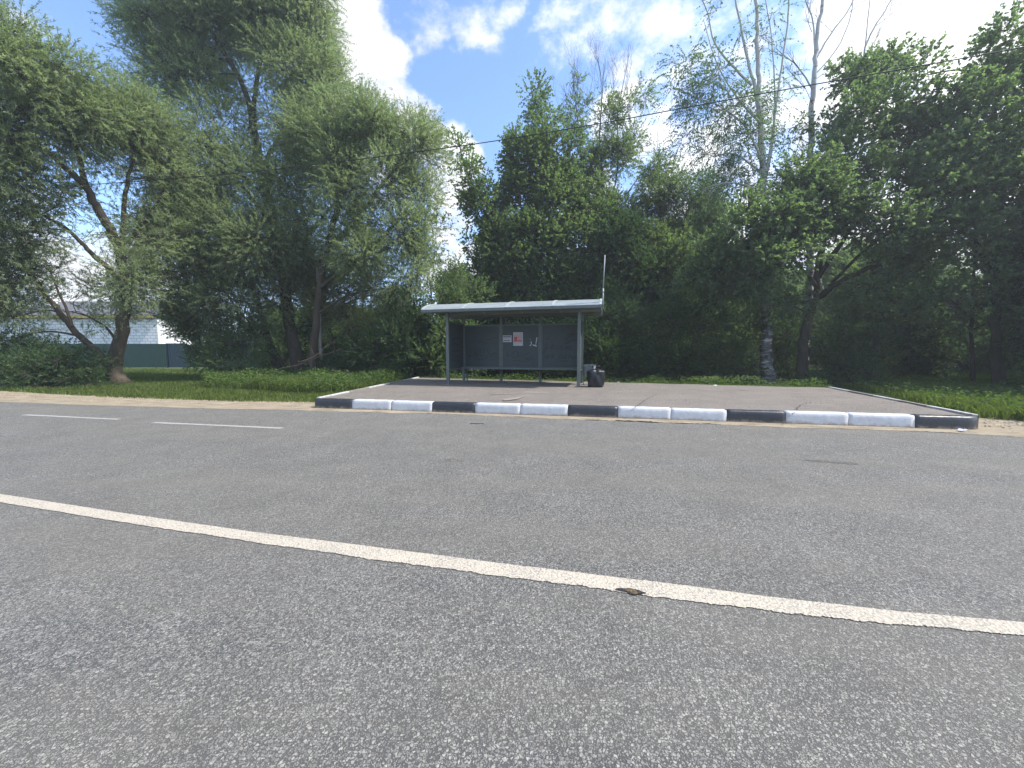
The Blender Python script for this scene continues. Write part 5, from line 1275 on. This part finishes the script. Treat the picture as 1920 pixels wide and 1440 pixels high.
def pebbles(name, region, n, seed, m, smin, smax, z, label):
    rg = random.Random(seed); mb = MB(); xs = [p[0] for p in region]; ys = [p[1] for p in region]; k = 0
    def ins(x, y):
        c = False; j = len(region) - 1
        for i in range(len(region)):
            if (region[i][1] > y) != (region[j][1] > y) and x < (region[j][0] - region[i][0]) * (y - region[i][1]) / (region[j][1] - region[i][1]) + region[i][0]: c = not c
            j = i
        return c
    while k < n:
        x, y = rg.uniform(min(xs), max(xs)), rg.uniform(min(ys), max(ys))
        if not ins(x, y): continue
        k += 1; s = rg.uniform(smin, smax); a = rg.uniform(0, 6.28)
        ring = [(x + s * math.cos(a + q * 1.257) * rg.uniform(.7, 1.2), y + s * math.sin(a + q * 1.257) * rg.uniform(.7, 1.2), z) for q in range(5)]
        mb.add(ring + [(x, y, z + s * rg.uniform(.5, .9))], [(q, (q + 1) % 5, 5) for q in range(5)])
    return tag(mb.build(name, M[m]), label, 'gravel', kind='stuff')
# cracks in the platform and debris
M['crack'] = mat('crack', (.03, .027, .024), .95, .1)
def crack(pts, w, seed, z):
    r = random.Random(seed); P3 = [G(x, y, z) for x, y in pts]; out = []
    for a, b in zip(P3, P3[1:]):
        n = max(3, int((b - a).length / .06))
        for k in range(n):
            q = a.lerp(b, k / n); out.append(Vector((q.x + r.uniform(-.02, .02), q.y + r.uniform(-.03, .03), 0)))
    V, Fc = [], []
    for i, q in enumerate(out):
        d = (out[min(i + 1, len(out) - 1)] - out[max(i - 1, 0)]).normalized(); s = Vector((-d.y, d.x, 0)) * w * r.uniform(.3, 1.2)
        V += [tuple(q + s + Vector((0, 0, z + .006))), tuple(q - s + Vector((0, 0, z + .006)))]
    Fc = [(2 * i, 2 * i + 1, 2 * i + 3, 2 * i + 2) for i in range(len(out) - 1)]
    me = bpy.data.meshes.new('crack'); me.from_pydata(V, [], Fc); me.update(); tag(link('crack', me, M['crack']), kind='structure')
crack([(1180, 772), (1210, 750), (1240, 735), (1300, 728)], .007, 1, .225)
crack([(700, 758), (760, 742), (800, 735)], .006, 2, .225)
crack([(1480, 782), (1500, 760), (1560, 745)], .007, 3, .215)
def scatter(name, region, n, seed, m, smin, smax, z, label):
    rg = random.Random(seed); mb = MB()
    a, b, c, d = [Vector((q[0], q[1], 0)) for q in region]
    for _ in range(n):
        u, v = rg.random(), rg.random(); q = a.lerp(b, u).lerp(d.lerp(c, u), v); s = rg.uniform(smin, smax); th = rg.uniform(0, 6.28)
        zz = z(u, v) if callable(z) else z
        ax = Vector((math.cos(th), math.sin(th), rg.uniform(-.1, .3))) * s; bx2 = Vector((-math.sin(th), math.cos(th), rg.uniform(-.1, .3))) * s * .45
        q = Vector((q.x, q.y, zz + s * .35)); mb.add([q - ax, q - bx2, q + ax, q + bx2], [(0, 1, 2, 3)])
    return tag(mb.build(name, M[m]), label, 'debris', kind='stuff')
M['dryleaf'] = mat('dry_leaf', (.16, .11, .06), .9, .1, var=.5, vscale=3)
scatter('fallen_leaves', [plat(0.02, .05), plat(.98, .05), plat(.98, .97), plat(.02, .97)], 420, 5, 'dryleaf', .012, .032, lambda u, v: .212 + v * (.095 * (1 - u) + .045 * u), 'dry leaves and bits scattered over the platform')
scatter('fallen_leaves', [G(0, 753), G(583, 766), G(583, 753), G(0, 735)], 260, 6, 'dryleaf', .012, .03, -.008, 'dry leaves and bits on the left verge')
pebbles('gravel', [G(100, 900), G(1900, 1150), G(1900, 830), G(100, 770)], 260, 9, 'sand', .003, .007, .001, 'tiny pale stones scattered on the road')
# sand flecks and small stones on the verge
pebbles('gravel', [G(0, 752), G(583, 766), G(583, 754), G(0, 735)], 900, 1, 'sand', .008, .03, -.012, 'loose grit on the left sandy verge')
pebbles('gravel', [G(1845, 812), G(2100, 835), G(2100, 800), G(1845, 782)], 400, 2, 'sand', .008, .03, -.012, 'loose grit on the right sandy verge')
pebbles('gravel', [G(590, 769), G(1830, 811), G(1830, 806), G(590, 767)], 500, 3, 'sand', .004, .014, .004, 'grit along the foot of the painted kerb')

# far wood beyond the houses, one mass
rg = np.random.default_rng(91); n = 70000
X = rg.uniform(-230, 260, n); top = 8.5 + 1.6 * np.sin(X * .11) + 1.2 * np.sin(X * .37 + 1) + .8 * np.sin(X * 1.1)
Yw = 95 + rg.uniform(0, 9, n) + 6 * np.sin(X * .02); Zw = rg.uniform(0, 1, n) ** .8 * top
B = np.stack([X, Yw, Zw], 1); A = unit(rg.normal(size=(n, 3))); Nn = unit(rg.normal(size=(n, 3)) + np.array([0, -.6, .5]))
V = leaf_quads(B, A, Nn, rg.uniform(.5, 1.1, n), rg.uniform(.35, .8, n))
me = npmesh('far_wood', V, np.arange(len(V)), np.arange(0, len(V), 4), np.repeat(np.clip(rg.normal(.5, .2, n), 0, 1), 4))
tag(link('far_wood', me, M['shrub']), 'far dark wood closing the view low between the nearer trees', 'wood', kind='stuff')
# thin haze volume added to lift the darks, standing in for lens veil
def veil_box(d, an, col):
    mb = MB(); mb.box((-620, -320, -1.1), (1240, 0, 0), (0, 1240, 0), (0, 0, 27.1))
    m = bpy.data.materials.new('veil_haze'); m.use_nodes = True; t = m.node_tree; t.nodes.clear()
    v = t.nodes.new('ShaderNodeVolumePrincipled'); v.inputs['Density'].default_value = d; v.inputs['Anisotropy'].default_value = an; v.inputs['Color'].default_value = (*col, 1)
    o = t.nodes.new('ShaderNodeOutputMaterial'); t.links.new(v.outputs[0], o.inputs['Volume'])
    h = mb.build('veil_haze', m); tag(h, kind='stuff'); return h
veil_box(.0016, .3, (.9, .95, 1))
